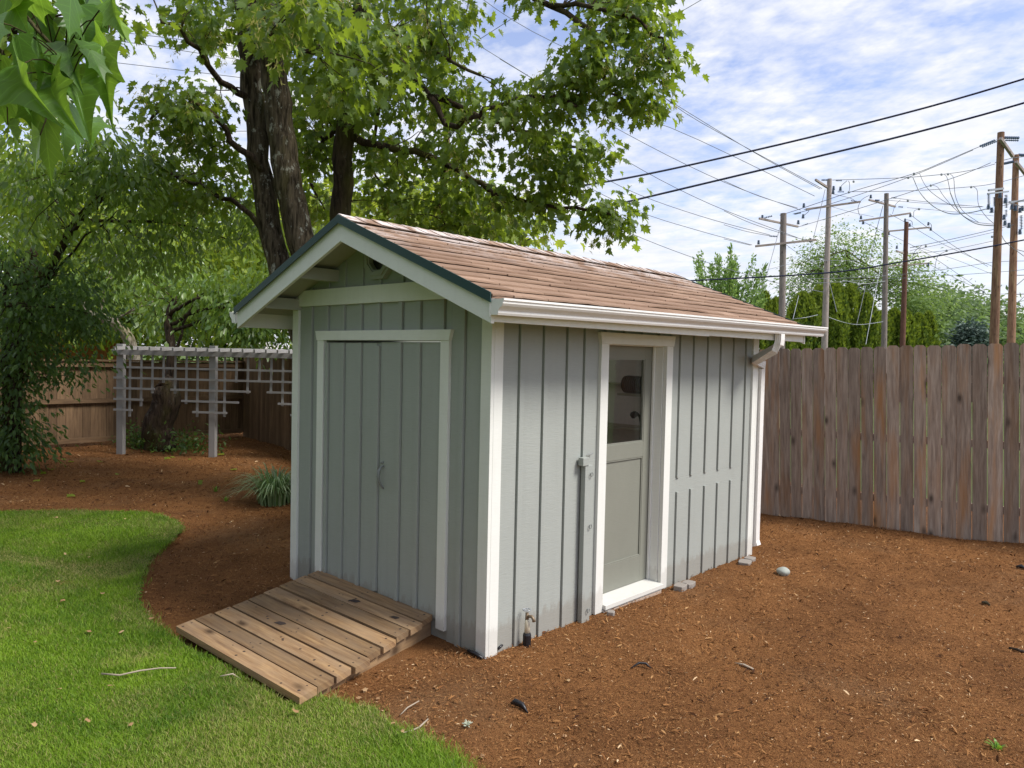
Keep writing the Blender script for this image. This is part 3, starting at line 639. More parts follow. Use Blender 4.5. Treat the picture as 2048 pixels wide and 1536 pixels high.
        if sx == 1:
            m = MB(); m.hexa([(x0-.03, .9, HT+.004), (x0+.012, .9, HT-.006), (x0+.012, L+.45, HT-.006), (x0-.03, L+.45, HT+.004), (x0-.03, .9, HT+.009), (x0+.016, .9, HT-.001), (x0+.016, L+.45, HT-.001), (x0-.03, L+.45, HT+.009)], .5); m.build('felt_edge', M['felt'], S)
    # downspout
    gx = .364+.045; oy = float(on(1560, 672, 0, gx)[1]); wy = L+.085
    m = MB()
    def rect(path, w=.041, h=.031, nfl=True):
        V = []; F = []; pr = []
        # fluted rectangle profile
        N_ = 24
        for k in range(N_):
            t = k/N_*4; side = int(t); f = t-side; cs = [(-1, -1), (1, -1), (1, 1), (-1, 1), (-1, -1)]
            a = np.array(cs[side])*(1-f)+np.array(cs[side+1])*f; s_ = 1-.09*(abs(math.sin(f*math.pi*3)) if 0.05 < f < .95 else 0); pr.append(a*s_)
        for i, (p, n1) in enumerate(path):
            p = np.array(p, float); n1 = np.array(n1, float); n1 /= np.linalg.norm(n1)
            s2 = np.array((0, 0, 0.)); nx = path[min(i+1, len(path)-1)][0]; pv = path[max(i-1, 0)][0]; t = np.array(nx, float)-np.array(pv, float); t /= np.linalg.norm(t); s2 = np.cross(t, n1); s2 /= np.linalg.norm(s2); n1 = np.cross(s2, t)
            for a in pr: V.append(p+s2*a[0]*w+n1*a[1]*h)
        for i in range(len(path)-1):
            for k in range(N_): F.append((i*N_+k, i*N_+(k+1) % N_, (i+1)*N_+(k+1) % N_, (i+1)*N_+k))
        m.add(V, F, .5)
    nrm = (1, 0, 0)
    rect([((gx, oy, 2.29), nrm), ((gx, oy, 2.235), nrm), ((gx-.004, oy-.003, 2.19), nrm), ((gx-.03, oy-.015, 2.145), nrm), ((.07, (oy+wy)/2-.03+.02, 2.03), nrm), ((.045, wy+.004, 1.985), nrm), ((.03, wy, 1.945), nrm), ((.03, wy, 1.90), nrm), ((.03, wy, .20), nrm), ((.032, wy, .13), nrm), ((.05, wy, .08), nrm)])
    m.build('downspout', M['gutter'], S, smooth=False)
    for z in (1.72, .5):
        q = MB(); q.box(-.02, .060, wy-.040, wy+.040, z, z+.02); q.build('strap', M['gutter'], S)
    return S
build_shed()
# hose coil and tool standing inside, seen through the side door pane
m = MB()
for k in range(9):
    a = np.linspace(0, 2*math.pi, 25); r = .085+.004*random.random(); m.tube([(-1.40+k*.028, 3.585+r*math.cos(t), 1.726+r*math.sin(t)) for t in a], .013, 6, cap=False)
tag(m.build('hose_coil', M['black'], base=(-1.3, 3.585, 1.625), smooth=True), 'black ribbed hose coil on the shelf behind the door pane', 'hose')
m = MB(); m.tube([(-1.13, 3.53, 1.25), (-1.14, 3.5, 1.37), (-1.17, 3.47, 1.42)], [.02, .018, .014], 8); m.lathe((-1.165, 3.47, 1.42), [(.02, 0), (.035, .02), (.04, .06), (.025, .08)], 12, (-1, -.6, -.8))
tag(m.build('work_lamp', M['black'], base=(-1.13, 3.53, 1.25), smooth=True), 'small dark clamp lamp on the lower shelf inside the shed', 'lamp')

# ------------------------------------------------------------------ ramp
M['nail'] = plain('nail_stain', (.05, .035, .03), .7)
def add_second(o, mb, mat):                                 # nails and stains stay in the plank's own mesh
    me = o.data; t = bpy.data.meshes.new('t'); b = BASE[o]; t.from_pydata([tuple(np.array(v)-b) for v in mb.v], [], mb.f); me.materials.append(mat)
    bm = bmesh.new(); bm.from_mesh(me); n0 = len(bm.faces); bm.from_mesh(t); bm.faces.ensure_lookup_table()
    for f in bm.faces[n0:]: f.material_index = 1
    bm.to_mesh(me); bm.free(); bpy.data.meshes.remove(t)
def ramp():
    FLp, FRp = on(350, 1254, 2, .085), on(597, 1398, 2, .085); BLp, BRp = np.array([-2.03, -.012, .150]), np.array([-.50, -.012, .140])
    T = thing('wooden_ramp', 'weathered plank ramp leading up to the double doors', 'ramp', ((FLp[0]+BRp[0])/2, -.65, 0))
    FLp = np.array(FLp); FRp = np.array(FRp); n = 9; 
    for k in range(n):
        a, b = k/n, (k+1)/n; g_ = .013+rng.uniform(0, .010)
        a += g_/1.35/2; b -= g_/1.35/2; jl, jr = rng.uniform(-.02, .025), rng.uniform(-.03, .03)
        p0, p1 = FLp+(BLp-FLp)*a, FRp+(BRp-FRp)*a; q0, q1 = FLp+(BLp-FLp)*b, FRp+(BRp-FRp)*b
        d = (p1-p0)/np.linalg.norm(p1-p0); p0 = p0+d*jl; q0 = q0+d*(jl+rng.normal(0, .003)); p1 = p1+d*jr; q1 = q1+d*(jr+rng.normal(0, .004)); h = np.array((0, 0, .042)); dz = np.array((0, 0, rng.normal(0, .003)))
        m = MB(); m.hexa([p0-h+dz, p1-h+dz, q1-h+dz, q0-h+dz, p0+dz, p1+dz, q1+dz, q0+dz], axis=0); po = m.build('plank', M['ramp'], T, bevel=.006)
        nl = MB()
        pos_ = [(s_+rng.normal(0, .006), t_+rng.normal(0, .04)) for s_ in (.03, .5, .955) for t_ in (.25, .75)]+[(rng.uniform(.05, .95), rng.uniform(.15, .85)) for _ in range(int(rng.integers(1, 7)))]
        for s, t in pos_:
            c = (p0*(1-s)+p1*s)*(1-t)+(q0*(1-s)+q1*s)*t+dz+np.array((0, 0, .0005)); r = rng.uniform(.004, .011)
            nl.lathe(c, [(r, 0), (r*.8, .0012)], 7)
        if k in (3, 7):
            for s, w_ in (((.38, .06),) if k == 3 else ((.52, .065), (.84, .05))):
                c = (p0*(1-s)+p1*s)*.5+(q0*(1-s)+q1*s)*.5+dz+np.array((0, 0, .0006)); nl.prism([c+np.array(v_)*w_ for v_ in ((-.7, -.5, 0), (.6, -.35, 0), (.75, .3, 0), (.2, .42, 0), (-.6, .2, 0))], (0, 0, .0015))
        add_second(po, nl, M['nail'])
    for s in (.02, .5, .955):
        p = FLp+(FRp-FLp)*s; q = BLp+(BRp-BLp)*s; m = MB(); hz = np.array((0, 0, .046)); 
        e0 = p+(q-p)*.06; m.hexa([np.array((e0[0]-.02, e0[1], -.03)), np.array((e0[0]+.02, e0[1], -.03)), np.array((q[0]+.02, q[1], -.03)), np.array((q[0]-.02, q[1], -.03)), e0-hz-(.02, 0, 0), e0-hz+(.02, 0, 0), q-hz+(.02, 0, 0), q-hz-(.02, 0, 0)], axis=1); m.build('stringer', M['ramp'], T)
ramp()

# ------------------------------------------------------------------ fences
def picket_line(T, A, B, edges, top, lean, dog=.030, th=.018, gap=.0058, mat='fence', zb=-.06):
    A = np.array(A, float); B = np.array(B, float); d = B-A; Ln = np.hypot(d[0], d[1]); d = d/Ln; nrm = np.array((d[1], -d[0])); m = MB()
    gp_ = [gap*g_ for g_ in rng.uniform(.55, 1.5, len(edges))]
    for i in range(len(edges)-1):
        s0, s1 = edges[i]+gp_[i]/2, edges[i+1]-gp_[i+1]/2; off = rng.normal(0, .003); t = top(s0)+rng.normal(0, .004)
        def P(s, z): sh = lean*(z-0)/2.0; return np.array([A[0]+d[0]*(s-sh)+nrm[0]*off, A[1]+d[1]*(s-sh)+nrm[1]*off, z])
        poly = [P(s0, zb), P(s1, zb), P(s1, t-dog), P(s1-dog, t), P(s0+dog, t), P(s0, t-dog)]
        ou, ov = random.random()*50, random.random()*50; ex = np.array((-nrm[0]*th, -nrm[1]*th, 0)); n = 6
        V = poly+[p+ex for p in poly]; uv = [(ou+(0 if k in (0, 4, 5) else s1-s0), ov+p[2]) for k, p in enumerate(poly)]; uv[3] = (ou+s1-s0-dog, uv[3][1]); uv[4] = (ou+dog, uv[4][1])
        m.add(V, [tuple(range(n)), tuple(range(2*n-1, n-1, -1))]+[(k, n+k, n+(k+1) % n, (k+1) % n) for k in range(n)], None, uv+uv)
    return m, A, d, nrm
# tall picket fence behind the shed, right hand side
A0 = np.array((-.786, 5.972)); B0 = np.array((1.978, 6.627)); dd = (B0-A0)/np.linalg.norm(B0-A0); nn = np.array((dd[1], -dd[0]))
def fs(u, v, z=None):      # along-fence coordinate of a sight line
    r = ray(u, v); t = ((A0-CAM[:2])@nn)/(r[:2]@nn); p = CAM+r*t; return float((p[:2]-A0)@dd), float(p[2])
eds = [fs(1448+x/3.072, 850)[0] for x in (232, 297, 363, 431, 500, 570, 643, 715, 788, 866, 944, 1025, 1108, 1192, 1275, 1367, 1460, 1554, 1650, 1750, 1850)]
pitch = .15; left = [eds[0]-pitch*k for k in range(20, 0, -1)]; right = [eds[-1]+pitch*k for k in range(1, 14)]; ed = left+eds+right
zt0, zt1 = fs(1530, 699)[1], fs(2040, 686)[1]; s_0, s_1 = fs(1530, 699)[0], fs(2040, 686)[0]
def topf(s): return zt0+(zt1-zt0)*(s-s_0)/(s_1-s_0)
F1 = thing('picket_fence', 'tall grey brown dog eared picket fence standing right of the shed', 'fence', (A0[0], A0[1], 0))
m, *_ = picket_line(F1, A0, B0, ed, topf, .075, zb=-.09); m.build('pickets', M['fence'], F1)
for z in (.35, 1.1, 1.85):
    m = MB(); m.beam((*(A0+dd*ed[0]-nn*.045), z), (*(A0+dd*ed[-1]-nn*.045), z+.02), .04, .09); m.build('rail', M['fence'], F1)
for s in np.arange(ed[0]+.4, ed[-1], 2.4):
    m = MB(); p = A0+dd*s-nn*.12; m.beam((*p, -.1), (*p, 2.05), .09, .09, (dd[0], dd[1], 0)); m.build('post', M['fence'], F1)
# older fence behind the trellis and along the left
cn = on(486, 868, 0, -13.1)
corner = np.array((cn[0], cn[1]))
G1 = np.array((-10.886, 4.59)); back0 = corner; 
F2 = thing('board_fence', 'old brown board fence corner behind the white trellis', 'fence', (corner[0], corner[1], 0))
e2 = np.arange(0, 9.0, .14); m, *_ = picket_line(F2, corner, G1+(G1-corner)*1.5, e2, lambda s: 1.95, 0, dog=.001, gap=.004, zb=-.05); m.build('boards', M['fence_old'], F2)
m = MB(); d2 = (G1-corner)/np.linalg.norm(G1-corner); n2 = np.array((d2[1], -d2[0])); m.beam((*(corner-n2*.05), 1.7), (*(corner+d2*8.9-n2*.05), 1.7), .04, .09); m.build('rail', M['fence_old'], F2)
F3 = thing('railed_fence', 'old brown fence with cap and rails at the far left', 'fence', (-13.1, 0, 0))
e3 = np.arange(0, corner[1]+6.35, .15); m, *_ = picket_line(F3, (-13.1, -6.0), (-13.1, corner[1]), e3, lambda s: 1.72, 0, dog=.001, gap=.004, zb=.10); m.build('boards', M['fence_old'], F3)
for nm, z, h, dx in (('rail', .93, .09, .05), ('rail', .14, .10, .05), ('rail', 1.66, .09, .05)):
    m = MB(); m.beam((-13.1+dx-.002, -6, z), (-13.1+dx-.002, corner[1]-.05, z), .04, h); m.build(nm, M['fence_old'], F3)
m = MB(); m.beam((-13.07, -6, 1.745), (-13.07, corner[1]-.02, 1.745), .14, .035); m.build('cap', M['fence_old'], F3)
for y in (-4.4, -2.0, .4, 2.8):
    m = MB(); m.beam((-13.18, y, -.1), (-13.18, y, 1.7), .09, .09, (0, 1, 0)); m.build('post', M['fence_old'], F3)

# ------------------------------------------------------------------ trellis
def trellis():
    a, b = on(243, 908, 2, 0), on(427, 915, 2, 0); a, b = a[:2], b[:2]; d = (b-a)/np.linalg.norm(b-a); nv = np.array((d[1], -d[0]))
    T = thing('garden_trellis', 'weathered white lattice trellis on posts under the trees', 'trellis', (a[0], a[1], 0))
    def loc(u, v):
        r = ray(u, v); t = ((a-CAM[:2])@nv)/(r[:2]@nv); p = CAM+r*t; return float((p[:2]-a)@d), float(p[2])
    def P(s, z, o=0): return (*(a+d*s+nv*o), z)
    def L6(x, y): return loc(x/3.413, 560+y/3.413)
    for (x0, x1) in ((805, 848), (1434, 1476), (2060, 2100)):
        s0, s1 = L6(x0, 900)[0], L6(x1, 900)[0]; zt = L6(820, 436)[1]; m = MB(); m.hexa([P(s0, -.05, -.05), P(s1, -.05, -.05), P(s1, -.05, .05), P(s0, -.05, .05), P(s0, zt, -.05), P(s1, zt, -.05), P(s1, zt, .05), P(s0, zt, .05)], axis=2); m.build('post', M['trellis'], T, bevel=.004)
    zt = L6(1400, 485)[1]; zb_ = L6(1400, 522)[1]; sL, sR = L6(795, 500)[0], L6(2300, 500)[0]
    for o in (.072, -.072):
        m = MB(); m.hexa([P(sL, zb_, o-.02), P(sR, zb_, o-.02), P(sR, zb_, o+.02), P(sL, zb_, o+.02), P(sL-.05, zt, o-.02), P(sR, zt, o-.02), P(sR, zt, o+.02), P(sL-.05, zt, o+.02)], axis=0); m.build('beam', M['trellis'], T)
    for x in np.arange(870, 2240, 78):
        s = L6(x, 480)[0]; m = MB(); m.beam(P(s-.06, zt+.02, .30), P(s+.02, zt+.035, -.35), .035, .06); m.build('crosspiece', M['trellis'], T)
    lat = MB()
    for x, yb_ in ((900, 930), (977, 860), (1053, 772), (1129, 700), (1208, 775), (1284, 845), (1360, 932), (1545, 932), (1624, 845), (1702, 775), (1781, 695), (1861, 775), (1940, 860), (2015, 932)):
        if x == 1624: yb_ = 700
        s = L6(x, 600)[0]; z = L6(x, yb_)[1]; lat.hexa([P(s-.022, z, .055), P(s+.022, z, .055), P(s+.022, z, .075-.002), P(s-.022, z, .073), P(s-.022, zb_+.01, .05), P(s+.022, zb_+.01, .05), P(s+.022, zb_+.01, .051), P(s-.022, zb_+.01, .051)], axis=2)
    for y, segs in ((605, ((795, 2300),)), (678, ((795, 2300),)), (750, ((795, 1072), (1182, 1722), (1835, 2250))), (825, ((795, 995), (1255, 1645), (1910, 2250))), (898, ((795, 922), (1330, 1565), (1995, 2250)))):
        for x0, x1 in segs:
            s0, s1 = L6(x0, y)[0], L6(x1, y)[0]; z = L6(1300, y)[1]; lat.hexa([P(s0, z-.019, .076), P(s1, z-.019, .076), P(s1, z-.019, .094), P(s0, z-.019, .094), P(s0, z+.019, .076), P(s1, z+.019, .076), P(s1, z+.019, .094), P(s0, z+.019, .094)], axis=0)
    lat.build('lattice', M['trellis'], T)
trellis()

# ------------------------------------------------------------------ foliage
def tmpl(outline, fold=.18, droop=.25):
    """outline: (x across, y along) points of a leaf of length 1 from stalk (0,0) to tip; fan around a point on the midrib"""
    c = (0, .42); pts = [c]+list(outline); V = []
    for x, y in pts: V.append((x, y, abs(x)*fold*1.2-droop*(y-.3)**2 if y > .3 else abs(x)*fold*1.2))
    n = len(outline); F = [(0, 1+i, 1+(i+1) % n) for i in range(n)]
    return np.array(V, float), np.array(F, int)
def mirror(h): return h+[(-x, y) for x, y in reversed(h) if abs(x) > 1e-6]
T_MAPLE = tmpl(mirror([(0, .0), (.26, -.06), (.20, .10), (.52, .18), (.40, .34), (.60, .62), (.33, .52), (.26, .56), (.30, .78), (.14, .74), (0, 1.0)]), .35, .5)
T_NEAR = tmpl(mirror([(0, .0), (.22, -.03), (.46, .10), (.56, .30), (.44, .42), (.50, .66), (.72, .86), (.40, .80), (.20, .86), (0, .92)]), .3, .5)
T_TULIP = tmpl(mirror([(0, .0), (.10, -.02), (.22, .0), (.34, .06), (.46, .10), (.60, .13), (.50, .21), (.42, .30), (.385, .40), (.40, .50), (.46, .60), (.55, .72), (.42, .68), (.31, .67), (.22, .71), (.14, .80), (.06, .93), (0, 1.08)]), .35, .6)
T_OBL = (np.array([(0, 0, 0), (.23, .3, .06), (0, .34, -.02), (-.23, .3, .06), (.19, .68, .0), (0, .7, -.09), (-.19, .68, .0), (0, 1.0, -.24)], float), np.array([(0, 1, 2), (0, 2, 3), (1, 4, 2), (4, 5, 2), (2, 5, 3), (5, 6, 3), (4, 7, 5), (5, 7, 6)], int))
T_SIM = (np.array([(0, 0, 0), (.26, .45, .05), (-.26, .5, .05), (0, 1, -.1)], float), np.array([(0, 1, 2), (2, 1, 3)], int))
T_SEED = (np.array([(0, 0, 0), (.13, .55, 0), (-.02, .5, .04), (.05, 1, .0), (-.1, .9, 0.02)], float), np.array([(0, 1, 2), (1, 3, 2), (2, 3, 4)], int))
def unit(a): return a/(np.linalg.norm(a, axis=-1, keepdims=True)+1e-9)
def leaves(name, T, P, tip, nrm, S, mat, parent=None, base=None, rnd=None):
    V0, F0 = T; n = len(P); k = len(V0); tip = unit(tip); x = unit(np.cross(tip, nrm)); z = np.cross(x, tip)
    wx = rng.uniform(.6, 1.05, n)[:, None, None]; cz = rng.uniform(-.2, 1.6, n)[:, None, None]; sk = rng.normal(0, .12, n)[:, None, None]
    V = P[:, None, :]+S[:, None, None]*((V0[None, :, 0:1]*wx+V0[None, :, 1:2]*sk)*x[:, None, :]+V0[None, :, 1:2]*tip[:, None, :]+V0[None, :, 2:3]*cz*z[:, None, :])
    F = (np.arange(n)[:, None, None]*k+F0[None]).reshape(-1, 3)
    r = rng.random(n) if rnd is None else rnd
    return np_mesh(name, V.reshape(-1, 3), F, mat, parent, base, {'rnd': np.repeat(np.clip(r, 0, 1), len(F0))})
def blobs(spec):
    """sprays: list of (u, v, ru, rv, d0, d1, count) -> centres inside an elliptical mass at real distances"""
    out = []
    for u, v, ru, rv, d0, d1, c in spec:
        for _ in range(c):
            while True:
                a, b = random.uniform(-1, 1), random.uniform(-1, 1)
                if a*a+b*b < 1: break
            out.append(at(u+a*ru, v+b*rv, random.uniform(d0, d1)))
    return np.array(out)
def spray_leaves(C, n, rad, size, droop=.8, out=None, flat=.75, jit=.25):
    """n leaves round each spray centre, hanging outward and down"""
    k = len(C); P = np.repeat(C, n, 0); off = rng.normal(0, 1, (k*n, 3))*np.array((rad, rad, rad*flat)); P = P+off
    o = unit(off*np.array((1, 1, .3))+rng.normal(0, .35*rad, off.shape)); tip = o+np.array((0, 0, -droop))+rng.normal(0, jit, off.shape)
    nrm = np.array((0, 0, .8))+o*.7+rng.normal(0, .65, off.shape); S = size*rng.uniform(.6, 1.2, k*n)
    cr = np.repeat(rng.normal(0, .16, k), n); r = np.clip(.45+cr+rng.normal(0, .2, k*n), 0, 1)
    return P, tip, nrm, S, r
def bez(p, q, sag, n=6, jit=.0):
    p, q = np.array(p), np.array(q); t = np.linspace(0, 1, n)[:, None]; c = p*(1-t)+q*t; c[:, 2] += (4*t*(1-t))[:, 0]*sag
    if jit: c[1:-1] += rng.normal(0, jit, (n-2, 3))
    return c
def limb(m, pts, r0, r1, n=8, wob=.08, sub=4, jit=.02):
    pts = [np.array(p, float) for p in pts]; out = []
    for i in range(len(pts)-1):
        p0 = pts[max(i-1, 0)]; p1 = pts[i]; p2 = pts[i+1]; p3 = pts[min(i+2, len(pts)-1)]
        for s in range(sub):
            t = s/sub; out.append(.5*((2*p1)+(-p0+p2)*t+(2*p0-5*p1+4*p2-p3)*t*t+(-p0+3*p1-3*p2+p3)*t**3)+(rng.normal(0, jit, 3) if 0 < i+s else 0))
    out.append(pts[-1]); m.tube(out, list(np.linspace(r0, r1, len(out))), n, wob=wob); return out
def twigs(m, C, nodes, frac=1.0, r=.012, maxd=3.0):
    nodes = np.array(nodes)
    for c in C:
        if random.random() > frac: continue
        d = np.linalg.norm(nodes-c, axis=1); j = int(np.argmin(d))
        if d[j] > maxd or d[j] < .05: continue
        k = bez(nodes[j], c, .06*d[j], 5, .03*d[j]); m.tube(k, list(np.linspace(r*(.6+.4*d[j]), r*.35, 5)), 4, cap=False)

# big maple behind the shed: two leaning stems and a darker stem
def maple():
    base = at(640, 900, 10.0); base[2] = 0
    T = thing('maple_tree', 'big leaf maple with lichen covered twin trunks leaning over the shed', 'tree', base)
    D = 10.0; U = lambda u, v, d=D: at(u, v, d)
    m = MB(); nodes = []
    b = U(672, 1005, 9.9); b[2] = -.1
    nodes += limb(m, [b, U(648, 790, 9.9), U(606, 672, 9.9), U(556, 520, 9.9), U(522, 350, 9.9), U(507, 200, 9.9), U(499, 90, 9.8), U(478, -60, 9.7), U(430, -240, 9.6)], .17, .115, 18, .06, 5, .012)
    tr = m.build('trunk', M['bark'], T, smooth=True)
    m = MB(); b = U(700, 1005, 9.7); b[2] = -.1
    nodes += limb(m, [b, U(672, 720, 9.7), U(648, 610, 9.7), U(602, 480, 9.7), U(574, 350, 9.7), U(559, 230, 9.7), U(546, 130, 9.6), U(520, 0, 9.4), U(560, -240, 9.0)], .198, .15, 18, .06, 5, .012)
    m.build('trunk', M['bark'], T, smooth=True)
    m = MB(); b = U(668, 1000, 10.8); b[2] = -.1
    nodes += limb(m, [b, U(676, 600, 10.7), U(683, 400, 10.7), U(690, 270, 10.6), U(705, 170, 10.6), U(720, 60, 10.5), U(730, -60, 10.4), U(760, -260, 10.2)], .165, .10, 16, .05, 5, .012)
    m.build('trunk', M['bark_dark'], T, smooth=True)
    m = MB()
    nb0 = len(nodes)
    br = [([U(705, 150, 10.6), U(760, 70, 9.8), U(830, 90, 9.2), U(960, 150, 8.6)], 0.045, .016),
          ([U(720, 60, 10.5), U(790, 110, 9.8), U(860, 190, 9.2), U(900, 250, 9), U(950, 232, 8.6), U(1060, 190, 8.2), U(1170, 215, 8.0)], .05, .014),
          ([U(690, 270, 10.6), U(780, 300, 10.4), U(880, 320, 10.2), U(960, 370, 10), U(1010, 392, 9.8), U(1080, 410, 9.6), U(1170, 420, 9.4), U(1230, 425, 9.3)], .055, .013),
          ([U(890, 320, 10.2), U(880, 400, 10.4), U(890, 450, 10.4)], .03, .012),
          ([U(730, -40, 10.4), U(900, -60, 9.6), U(1080, 0, 8.8), U(1180, 60, 8.3), U(1210, 150, 8.1), U(1230, 190, 8.0)], .05, .012),
          ([U(1100, 10, 8.7), U(1220, 20, 8.2), U(1310, 70, 8.0), U(1340, 130, 7.9)], .03, .01),
          ([U(860, 190, 9.2), U(1000, 250, 9.4), U(1100, 280, 9.4), U(1190, 310, 9.3)], .04, .012),
          ([U(540, 350, 9.9), U(480, 300, 9.6), U(420, 220, 9.2), U(350, 215, 9.0), U(300, 240, 8.9)], .05, .012),
          ([U(510, 200, 9.9), U(440, 160, 9.4), U(380, 80, 8.8), U(320, 30, 8.5)], .05, .014),
          ([U(572, 520, 9.9), U(500, 430, 10.2), U(420, 380, 10.4), U(350, 350, 10.6), U(270, 310, 10.8)], .045, .012),
          ([U(536, 130, 9.6), U(600, 60, 8.6), U(640, 90, 7.6), U(600, 110, 6.8)], .05, .014),
          ([U(520, 0, 9.4), U(480, -20, 8.2), U(560, 20, 6.8), U(540, 70, 6.0)], .05, .012),
          ([U(690, 250, 10.6), U(650, 280, 11.2), U(620, 360, 11.8), U(650, 420, 12.2)], .04, .012),
          ([U(730, 60, 10.5), U(760, 200, 11.2), U(740, 330, 11.8), U(800, 400, 12.0)], .04, .012)]
    for pts, r0, r1 in br: nodes += limb(m, pts, r0, r1, 8, .1, 4, .02)
    C = blobs([(640, 60, 290, 110, 8.8, 11.5, 54), (575, 40, 110, 60, 5.8, 7.2, 13), (720, 110, 90, 60, 7.0, 8.4, 12), (655, 160, 60, 50, 7.0, 8.0, 6),
               (440, 40, 90, 50, 8.6, 10.5, 14), (345, 232, 62, 36, 8.6, 9.8, 11), (445, 240, 60, 85, 9.0, 11, 17), (300, 318, 45, 20, 10, 11, 5), (440, 350, 70, 60, 10, 11.8, 12), (370, 385, 60, 40, 10.5, 12, 7),
               (650, 300, 100, 140, 10.8, 12.8, 34), (790, 200, 140, 140, 9.2, 11.6, 36), (600, 210, 60, 90, 10.4, 12, 12), (800, 360, 110, 60, 10.2, 12.4, 15), (900, 400, 140, 40, 9.8, 11.6, 15),
               (920, 260, 65, 90, 8.8, 10.4, 13), (1040, 220, 60, 35, 8.2, 9.0, 8), (1150, 195, 50, 40, 7.9, 8.4, 10), (1090, 310, 65, 45, 9, 9.8, 12), (1185, 300, 28, 22, 9.0, 9.4, 4),
               (1100, 400, 100, 28, 9.3, 10, 9), (1222, 425, 36, 36, 9.2, 9.6, 7), (960, 455, 150, 16, 10, 11, 12), (1150, 352, 36, 20, 9.2, 9.6, 3),
               (1150, -8, 130, 20, 8.2, 9.2, 8), (1260, 40, 62, 45, 7.9, 8.6, 12), (1180, 110, 40, 42, 7.9, 8.5, 6), (1310, 112, 38, 22, 7.8, 8.2, 5), (1275, 205, 40, 24, 7.9, 8.3, 6), (1240, 160, 20, 20, 7.9, 8.3, 2),
               (900, 30, 60, 40, 8.4, 9.6, 7), (600, -120, 420, 80, 8, 11.5, 24), (1000, -110, 300, 60, 8, 10, 14)])
    dz = (C-CAM)@FW; cu = 1024+FPX*((C-CAM)@RT)/dz; cv = 768-FPX*((C-CAM)@UP)/dz     # keep the stems clear of foliage in front
    ax1 = np.interp(cv, (90, 230, 350, 520, 690), (520, 535, 548, 585, 615)); C = C[~((abs(cu-ax1) < 88) & (cv > 95) & (cv < 620) & (dz < 10.3)) & ~((abs(cu-692) < 50) & (cv > 290) & (cv < 460) & (dz < 11.1))]
    twigs(m, C, nodes, .8, .011, 2.6); m.build('branches', M['bark_dark'], T, smooth=True)
    P, tip, nr, S, r = spray_leaves(C, 34, .15, .118, 1.05)
    leaves('crown', T_MAPLE, P, tip, nr, S, M['maple'], T, rnd=r)
    K = C[rng.random(len(C)) < .6]; K = np.repeat(K, 2, 0)+rng.normal(0, .13, (len(K)*2, 3))-np.array((0, 0, .08)); n = 26
    P = np.repeat(K, n, 0)+rng.normal(0, .032, (len(K)*n, 3))*np.array((1, 1, 1.8)); tp = rng.normal(0, .8, P.shape)+np.array((0, 0, -.7))
    leaves('seed_clusters', T_SEED, P, tp, rng.normal(0, 1, P.shape), rng.uniform(.04, .065, len(P)), M['seed'], T)
maple()

def tree(name, label, spec, trunk, rt, T_, mat, n, rad, size, droop=.6, bark='bark_dark', group=None, twf=.5, limbs=8, extra=None, flat=.75):
    C = blobs(spec); tb = np.array(trunk[0], float)
    T = thing(name, label, 'tree', (tb[0], tb[1], 0), group); m = MB(); nodes = limb(m, trunk, rt, rt*.45, 12, .08, 4, rt*.1); m.build('trunk', M[bark], T, smooth=True)
    m = MB(); nd = list(nodes[len(nodes)//3:])
    if limbs:
        for c in C[rng.choice(len(C), min(limbs, len(C)), replace=False)]:
            j = nodes[int(rng.integers(len(nodes)//3, len(nodes)))]; nd += limb(m, [j, (np.array(j)+c)/2+rng.normal(0, .1, 3)+(0, 0, .15), c], rt*.35, rt*.1, 6, .1, 4, .02)
    for pts, r0, r1 in (extra or []): nd += limb(m, pts, r0, r1, 8, .1, 4, .02)
    twigs(m, C, nd, twf, rt*.07+.004, 50); m.build('branches', M[bark], T, smooth=True)
    P, tip, nr, S, r = spray_leaves(C, n, rad, size, droop, flat=flat); leaves('crown', T_, P, tip, nr, S, M[mat], T, rnd=r); return T
g0 = lambda u, d: np.array((*at(u, 900, d)[:2], -.1))
# left side, from near to far
tree('cherry_tree', 'cherry tree with drooping glossy leaves over the left fence', [(100, 320, 130, 55, 9.5, 11.5, 30), (230, 400, 100, 70, 10, 12, 28), (380, 400, 100, 40, 11, 12.6, 24), (320, 500, 130, 45, 11.0, 12.6, 26), (50, 430, 80, 80, 10, 12, 18), (480, 460, 70, 45, 11.8, 12.8, 12), (215, 290, 40, 30, 9.5, 10.5, 7)],
     [g0(30, 12.0), at(40, 700, 12), at(90, 560, 11.6), at(160, 440, 11.3), at(230, 370, 11)], .09, T_OBL, 'laurel', 46, .25, .13, 1.1, limbs=7)
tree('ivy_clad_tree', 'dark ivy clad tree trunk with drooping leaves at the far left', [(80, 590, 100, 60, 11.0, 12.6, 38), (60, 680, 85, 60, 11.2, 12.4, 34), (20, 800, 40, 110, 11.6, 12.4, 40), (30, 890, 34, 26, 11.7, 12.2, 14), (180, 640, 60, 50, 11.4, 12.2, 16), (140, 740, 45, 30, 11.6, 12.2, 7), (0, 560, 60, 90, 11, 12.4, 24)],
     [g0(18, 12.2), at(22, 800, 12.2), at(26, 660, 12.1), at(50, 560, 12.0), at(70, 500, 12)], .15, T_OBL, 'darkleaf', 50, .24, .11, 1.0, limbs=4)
tree('laurel_tree', 'leafy laurel tree rising behind the white trellis', [(400, 610, 105, 44, 14.8, 16.2, 28), (300, 560, 60, 40, 15.2, 16.4, 10), (500, 645, 70, 32, 14.4, 15.4, 22), (560, 610, 30, 45, 14.4, 15.4, 8), (330, 640, 50, 30, 15, 16, 6), (540, 560, 50, 40, 15, 16.5, 8)],
     [g0(330, 15.0), at(325, 800, 15), at(345, 720, 15), at(335, 650, 15.1), at(350, 600, 15.2)], .13, T_OBL, 'laurel', 52, .30, .16, 1.1, limbs=5)
